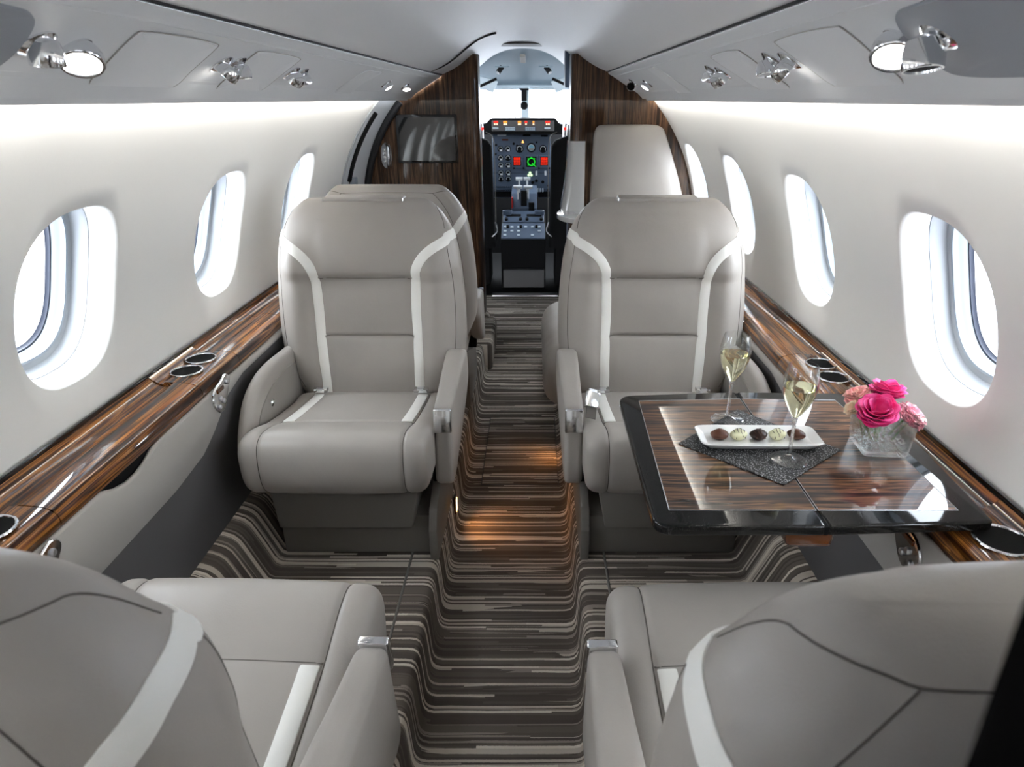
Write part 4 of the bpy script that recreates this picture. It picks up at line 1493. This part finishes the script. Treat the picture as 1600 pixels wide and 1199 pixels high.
# instrument panel
ip = thing('instrument_panel', 'blue grey instrument panel with round gauges and three lit displays', 'instrument panel', (0, 0, 0))
MB().box(-.262, .206, CY - .01, CY + .03, .60, 1.093, .004, 1).build('panel_plate', M['cockpit_grey'], ip)
def at_panel(px, py):
    """panel metres from the row/column of the photographed panel"""
    return (-.262 + (px - 770) / 90 * .468, 1.098 - (py - 208) / 97 * .475)
WHT = emit('backlit_gauge', (.75, .85, .95, 1), .55)
GRN = emit('green_display', (.03, 1, .06, 1), .38)
REDD = emit('red_display', (1, .035, .015, 1), .5)
def gauge(px, py, r, arc_mat, face=None):
    x, z = at_panel(px, py)
    T = Matrix.Translation((x, CY - .012, z)) @ frame_from((0, -1, 0))
    g = MB().lathe([(r, 0), (r, .006), (r * .88, .007), (r * .84, .003), (0, .003)], 24, T).build('gauge', M['black'], ip)
    pts = [T @ Vector((r * .66 * math.cos(a), r * .66 * math.sin(a), .0045)) for a in [lerp(-.6, 3.6, k / 14) for k in range(15)]]
    MB().tube(pts, r * .07, 5).build('scale', arc_mat, g)
    if face:
        MB().box(x - r * .25, x + r * .62, CY - .020, CY - .0145, z - r * .75, z - r * .2, .001, 1).build('readout', face, g)
    return g
for j, py in enumerate((232, 246, 257, 269.5, 279)):
    for i, px in enumerate((782.5, 794)):
        gauge(px, py, .0235, M['cockpit_frame'] if j != 1 else M['knob_white'], M['knob_white'] if j < 4 and not (i == 1 and j == 1) else None)
gauge(812, 232, .031, M['knob_white'])
ai = gauge(830, 230, .036, M['knob_white'])
gauge(848, 232, .030, M['knob_white'])
x, z = at_panel(830, 230)
T = Matrix.Translation((x, CY - .0155, z)) @ frame_from((0, -1, 0))
MB().lathe([(.026, 0), (.026, .001), (0, .001)], 24, T).build('sky_half', plain('attitude_blue', srgb(120, 178, 200), .5), ai)
MB().prism([(x - .023, z - .004), (x + .023, z - .004), (x + .015, z - .022), (x - .015, z - .022)], 'y', CY - .0185, CY - .0165).build('ground_half', M['leather_dark'], ai, smooth=0)
def display(px, py, w, h, mat, label):
    x, z = at_panel(px, py)
    d = MB().box(x - w / 2 - .012, x + w / 2 + .012, CY - .018, CY - .008, z - h / 2 - .022, z + h / 2 + .012, .003, 1).build('display', M['cockpit_grey'], ip)
    d['label'] = label
    MB().box(x - w / 2, x + w / 2, CY - .0195, CY - .017, z - h / 2, z + h / 2).build('screen', M['black'], d, smooth=0)
    return d, x, z
for px, lab in ((808, 'display filled with red segments on the left'), (850, 'display filled with red segments on the right')):
    d, x, z = display(px, 251, .062, .066, None, lab)
    mb = MB()
    for i in range(3):
        for j in range(5):
            mb.box(x - .027 + i * .0185, x - .0105 + i * .0185, CY - .0205, CY - .019, z - .028 + j * .0118, z - .0195 + j * .0118)
    mb.build('segments', REDD, d, smooth=0, merge=0)
d, x, z = display(830, 252, .084, .080, None, 'display with a green compass ring')
ringp = [Vector((x + .028 * math.cos(a), CY - .0205, z + .028 * math.sin(a))) for a in [2 * PI * k / 24 for k in range(24)]]
MB().tube(ringp, .0045, 6, closed=True).build('compass_ring', GRN, d)
mb = MB()
for a in (.8, 2.35, 3.9, 5.5, 1.57):
    mb.tube([(x + .030 * math.cos(a), CY - .0205, z + .030 * math.sin(a)), (x + .040 * math.cos(a), CY - .0205, z + .040 * math.sin(a))], .003, 5)
mb.tube([(x + .006, CY - .0205, z - .01), (x + .038, CY - .0205, z - .038)], .003, 5)
mb.build('ring_ticks', GRN, d, merge=0)
# gear lights, placard, switches
x, z = at_panel(828, 273)
for dx, dz in ((0, .018), (-.011, 0), (.011, 0)):
    T = Matrix.Translation((x + dx, CY - .012, z + dz)) @ frame_from((0, -1, 0))
    MB().lathe([(.010, 0), (.010, .005), (0, .006)], 14, T).build('gear_light', emit('gear_green', (.6, 1, .5, 1), .8), ip)
x, z = at_panel(817, 221)
MB().prism([(x - .011, z - .009), (x + .011, z - .009), (x, z + .014)], 'y', CY - .014, CY - .01).build('warning_triangle', emit('orange_legend', (1, .35, .1, 1), 1.6), ip, smooth=0)
for px in (838, 852):
    x, z = at_panel(px, 270)
    MB().box(x - .008, x + .008, CY - .02, CY - .01, z - .018, z + .018, .002, 1).build('switch_paddle', M['knob_white'], ip)
for px in (840, 844, 848):
    x, z = at_panel(px, 297)
    MB().box(x - .006, x + .006, CY - .018, CY - .01, z - .016, z + .014, .002, 1).build('switch_paddle', M['cockpit_frame'], ip)
for px, py in ((838, 282), (848, 284), (832, 285)):
    x, z = at_panel(px, py)
    T = Matrix.Translation((x, CY - .012, z)) @ frame_from((0, -1, 0))
    MB().lathe([(.013, 0), (.012, .010), (0, .011)], 16, T).build('knob', M['black'], ip)
mb = MB()
for i in range(8):
    for j in range(2):
        x, z = at_panel(776 + i * 3.1, 292 + j * 6)
        mb.box(x - .004, x + .004, CY - .016, CY - .01, z - .004, z + .004)
mb.build('breaker_row', M['black'], ip, smooth=0, merge=0)['kind'] = 'stuff'

for px, py, r in ((776, 226, .010), (803, 224, .010), (808, 227, .009), (838, 222, .008), (775, 240, .009), (862, 243, .008), (803, 262, .008), (858, 262, .008), (818, 262, .008), (842, 262, .008)):
    x, z = at_panel(px, py)
    T = Matrix.Translation((x, CY - .012, z)) @ frame_from((0, -1, 0))
    MB().lathe([(r, 0), (r * .9, .008), (0, .009)], 12, T).build('knob', M['black'], ip)
for px, py, w in ((790, 218, .050), (823, 211, .060), (850, 212, .056), (785, 211, .070)):
    x, z = at_panel(px, py)
    MB().box(x - w / 2, x + w / 2, CY - .014, CY - .01, z - .006, z + .006, .001, 1).build('legend_strip', M['amber_wood'] if py == 218 else M['cockpit_frame'] if px == 785 else M['black'], ip)
for px, py in ((812, 293), (824, 293), (818, 300), (833, 297), (856, 297), (856, 290)):
    x, z = at_panel(px, py)
    MB().box(x - .007, x + .007, CY - .016, CY - .01, z - .007, z + .007, .002, 1).build('push_button', M['black'], ip)
for z in (.662, .796, .905):
    MB().box(-.258, .202, CY - .0115, CY - .009, z - .0012, z + .0012).build('panel_joint', M['black'], ip, smooth=0)
for x0, x1 in ((-.255, -.115), (.105, .200)):
    MB().box(x0, x1, CY - .012, CY - .009, .604, .650).build('dark_bay', M['black'], ip, smooth=0)

# throttle quadrant
tq = thing('throttle_quadrant', 'throttle quadrant with four white levers below the instrument panel', 'throttle', (0, 0, 0))
MB().prism([(5.45, .40), (5.40, .56), (5.48, .66), (5.60, .70), (5.676, .70), (5.676, .40)], 'x', -.105, .095, .006, 2).build('quadrant_body', M['cockpit_grey'], tq)
for x0, x1, zz, yy in ((-.072, -.018, .770, 5.50), (-.010, .044, .770, 5.50), (-.088, -.020, .715, 5.44), (-.008, .060, .715, 5.44)):
    lv = MB().tube([(x0, yy, zz), (x1, yy, zz)], .013, 12).build('throttle_lever', M['knob_white'], tq)
    MB().box((x0 + x1) / 2 - .007, (x0 + x1) / 2 + .007, yy, yy + .06, .62, zz, .002, 1).build('lever_arm', M['knob_white'], lv)
MB().box(-.030, .016, 5.395, 5.45, .575, .69, .004, 1).build('lever_slot', M['black'], tq)
MB().box(.030, .075, 5.40, 5.44, .46, .60, .003, 1).build('flap_slot', M['black'], tq)
MB().box(-.105, -.092, 5.38, 5.45, .56, .64, .003, 1).build('red_lever', plain('red_knob', srgb(170, 30, 30), .4), tq)

# centre pedestal with the radios
pe = thing('centre_pedestal', 'low centre pedestal with blue grey radio panels in the cockpit', 'pedestal', (0, 0, 0))
MB().prism([(5.08, .0), (5.08, .375), (5.38, .53), (5.395, .53), (5.395, .0)], 'x', -.178, .160, .006, 2).build('pedestal_body', M['black'], pe)
ang = math.atan2(.175, .34)
Tp = Matrix.Translation((-.009, 5.25, .4625)) @ Matrix.Rotation(ang, 4, 'X')
MB().box(-.165, .165, -.190, -.005, .0, .012, .003, 1, Tp).build('radio_panel', M['cockpit_grey'], pe)
MB().box(-.158, .158, .005, .150, .0, .012, .003, 1, Tp).build('radio_panel', M['cockpit_grey'], pe)
for x in (-.078, .082):
    MB().box(x - .058, x + .058, .075, .105, .010, .015, .002, 1, Tp).build('radio_window', M['black'], pe)
    for q in (-.055, .055):
        MB().lathe([(.013, .008), (.012, .026), (0, .027)], 14, Tp @ Matrix.Translation((x + q, .035, 0))).build('knob', M['black'], pe)
mb = MB()
for i in range(6):
    for j in range(3):
        if r_.random() < .75:
            mb.box(-.150 + i * .052, -.128 + i * .052, -.165 + j * .05, -.150 + j * .05, .010, .018, 0, 1, Tp)
mb.build('push_keys', M['cockpit_frame'], pe, smooth=0, merge=0)['kind'] = 'stuff'
for x in (-.12, -.02, .10):
    MB().lathe([(.012, .008), (.010, .03), (0, .032)], 14, Tp @ Matrix.Translation((x, -.06, 0))).build('knob', M['black'], pe)
for x in (-.135, .115):
    MB().lathe([(.038, .0), (.038, .03), (.032, .032), (.030, .010), (0, .010)], 20, Matrix.Translation((x, 5.352, .518))).build('cup_holder', M['cockpit_grey'], pe)
MB().box(-.160, .150, 5.02, 5.09, .02, .155, .006, 2).build('front_box', M['side_dark'], pe)

# pilot seats
def pilot_seat(x, label, s):
    root = thing('pilot_seat', label, 'seat', (x, 4.98, .02), 0, 'pilot seats')
    w = .21
    rings = []
    for k in range(22):
        t = k / 21
        z = lerp(.30, 1.10, t)
        hw = w * (1 - .05 * t) * (1 if t < .9 else math.sqrt(max(.02, 1 - ((t - .9) / .105) ** 2)))
        rings.append([Vector((hw * sgn(math.cos(a)) * abs(math.cos(a)) ** .5, .05 + .05 * sgn(math.sin(a)) * abs(math.sin(a)) ** .6 + .04 * (1 - t), z)) for a in [2 * PI * j / 36 for j in range(36)]])
    MB().loft(rings).build('backrest', M['black'], root, smooth=60)
    MB().box(-w, w, .06, .50, .30, .42, .03, 3).build('seat_cushion', M['black'], root)
    MB().box(-.16, .16, .10, .45, .0, .30, .01, 2).build('seat_base', M['black'], root)
    fr = catmull([(-s * (w + .006), .04, .45), (-s * (w + .008), .035, .90), (-s * (w - .0), .035, 1.075), (-s * (w - .05), .035, 1.115)], 8)
    MB().tube(fr, .0028, 8).build('piping', M['skirt'], root)
    MB().tube(catmull([(-s * (w + .004), .0, .50), (-s * (w + .018), -.02, .44), (-s * (w - .02), -.03, .40)], 6), .004, 8).build('seat_lever', M['satin'], root)
    return root
pilot_seat(-.425, 'black pilot seat at the left of the cockpit seen past the doorway', -1)
pilot_seat(.392, 'black pilot seat at the right of the cockpit seen past the doorway', 1)
for s, lab in ((-1, 'grey headset tag sticking up at the left end of the glareshield'), (1, 'grey yoke clip sticking up at the right end of the glareshield')):
    yk = thing('control_grip', ('slim grey control grip with a red button left of the warning lights' if s < 0 else 'grey control grip with a red button right of the warning lights'), 'control grip', (s * .305 - .005, 5.30, 1.07))
    MB().tube([(0, 0, -.10), (0, 0, .08), (s * .004, 0, .115)], .010 if s < 0 else .018, 10).build('grip', M['satin'], yk)
    MB().box(-.011, .011, -.02, .0, .068, .086, .003, 1).build('button', RED, yk)

# outside: pale apron, far hills
MB().box(-120, 120, -60, 220, -1.62, -1.6).build('ground', plain('concrete_apron', srgb(215, 215, 218), .8, grain=2), None, smooth=0, kind='structure')
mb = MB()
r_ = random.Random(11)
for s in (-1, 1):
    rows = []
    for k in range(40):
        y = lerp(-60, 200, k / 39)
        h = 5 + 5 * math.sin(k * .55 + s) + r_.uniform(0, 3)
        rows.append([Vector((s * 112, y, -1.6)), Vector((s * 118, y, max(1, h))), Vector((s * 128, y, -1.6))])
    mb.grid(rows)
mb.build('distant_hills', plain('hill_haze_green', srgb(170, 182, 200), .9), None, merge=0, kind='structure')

# ------------------------------------------------------------------ light
def area(name, loc, rot, sx, sy, energy, col):
    ld = bpy.data.lights.new(name, 'AREA')
    ld.shape = 'RECTANGLE'
    ld.size, ld.size_y = sx, sy
    ld.energy = energy
    ld.color = col
    o = bpy.data.objects.new(name, ld)
    COL.objects.link(o)
    o.location = loc
    o.rotation_euler = rot
    o['kind'] = 'structure'
    return o

# warm white strips hidden in the channels above the side walls
A_L = .842
for s, y0, y1 in ((-1, Y_BACK + .02, 3.28), (1, Y_BACK + .02, Y_BULK_R - .02)):
    d = Vector((s * math.sin(A_L), 0, -math.cos(A_L)))       # down along the wall
    rot = d.to_track_quat('-Z', 'Y')
    o = area('cove_strip', cyl(s, (y0 + y1) / 2, A_L, -.016), rot.to_euler(), 1, 1, 12, (1, .97, .92))
    # the long axis of the strip runs along the cabin
    zq = -d
    yq = Vector((0, 1, 0))
    xq = yq.cross(zq)
    o.rotation_euler = Matrix((xq, yq, zq)).transposed().to_euler()
    o.data.size, o.data.size_y = .022, (y1 - y0)

# wide beam of the lit reading lights
def spot(name, loc, target, energy, cone, col=(1, .95, .88)):
    ld = bpy.data.lights.new(name, 'SPOT')
    ld.energy = energy
    ld.spot_size = cone
    ld.spot_blend = 1.0
    ld.shadow_soft_size = .02
    ld.color = col
    o = bpy.data.objects.new(name, ld)
    COL.objects.link(o)
    o.location = loc
    o.rotation_euler = (Vector(target) - Vector(loc)).to_track_quat('-Z', 'Y').to_euler()
    o['kind'] = 'structure'
    return o
# amber glow of the aisle lights
for (x, y, z, tx, ty) in ((-.184, 1.92, .095, .03, 1.93), (.184, 2.40, .095, .10, 2.40)):
    spot('aisle_glow', (x, y, z), (tx, ty, 0), 1.0 if x < 0 else .45, math.radians(130), (1, .42, .12))

# daylight: bright overcast sky
w = bpy.data.worlds.new('overcast')
scene.world = w
w.use_nodes = True
nt_ = w.node_tree
nt_.nodes.clear()
tc = nt_.nodes.new('ShaderNodeTexCoord')
sx_ = nt_.nodes.new('ShaderNodeSeparateXYZ')
nt_.links.new(tc.outputs['Generated'], sx_.inputs[0])
rp = nt_.nodes.new('ShaderNodeValToRGB')
rp.color_ramp.elements[0].position, rp.color_ramp.elements[0].color = .0, (.92, .96, 1, 1)
rp.color_ramp.elements[1].position, rp.color_ramp.elements[1].color = .6, (.85, .925, 1, 1)
nt_.links.new(sx_.outputs[2], rp.inputs[0])
bg = nt_.nodes.new('ShaderNodeBackground')
bg.inputs[1].default_value = 10.0
nt_.links.new(rp.outputs[0], bg.inputs[0])
wo = nt_.nodes.new('ShaderNodeOutputWorld')
nt_.links.new(bg.outputs[0], wo.inputs[0])

# ------------------------------------------------------------------ camera
F_PX, PITCH = 1050.0, math.atan(445 / 1050.0)
cd = bpy.data.cameras.new('camera')
cam = bpy.data.objects.new('camera', cd)
COL.objects.link(cam)
cam.location = (.075, 0, 1.35)
cam.rotation_euler = (PI / 2 - PITCH, 0, 0)
cd.sensor_width = 36
cd.lens = 36 * F_PX / 1600
cd.shift_x = -35 / 1600
cd.clip_start = .02
cd.clip_end = 500
cd.dof.use_dof = True
cd.dof.focus_distance = 1.75
cd.dof.aperture_fstop = 9
scene.camera = cam

vs_ = scene.view_settings
vs_.view_transform = 'Standard'
vs_.look = 'None'
vs_.gamma = 1
vs_.use_curve_mapping = False
vs_.exposure = 0.95
scene.cycles.transparent_max_bounces = 32
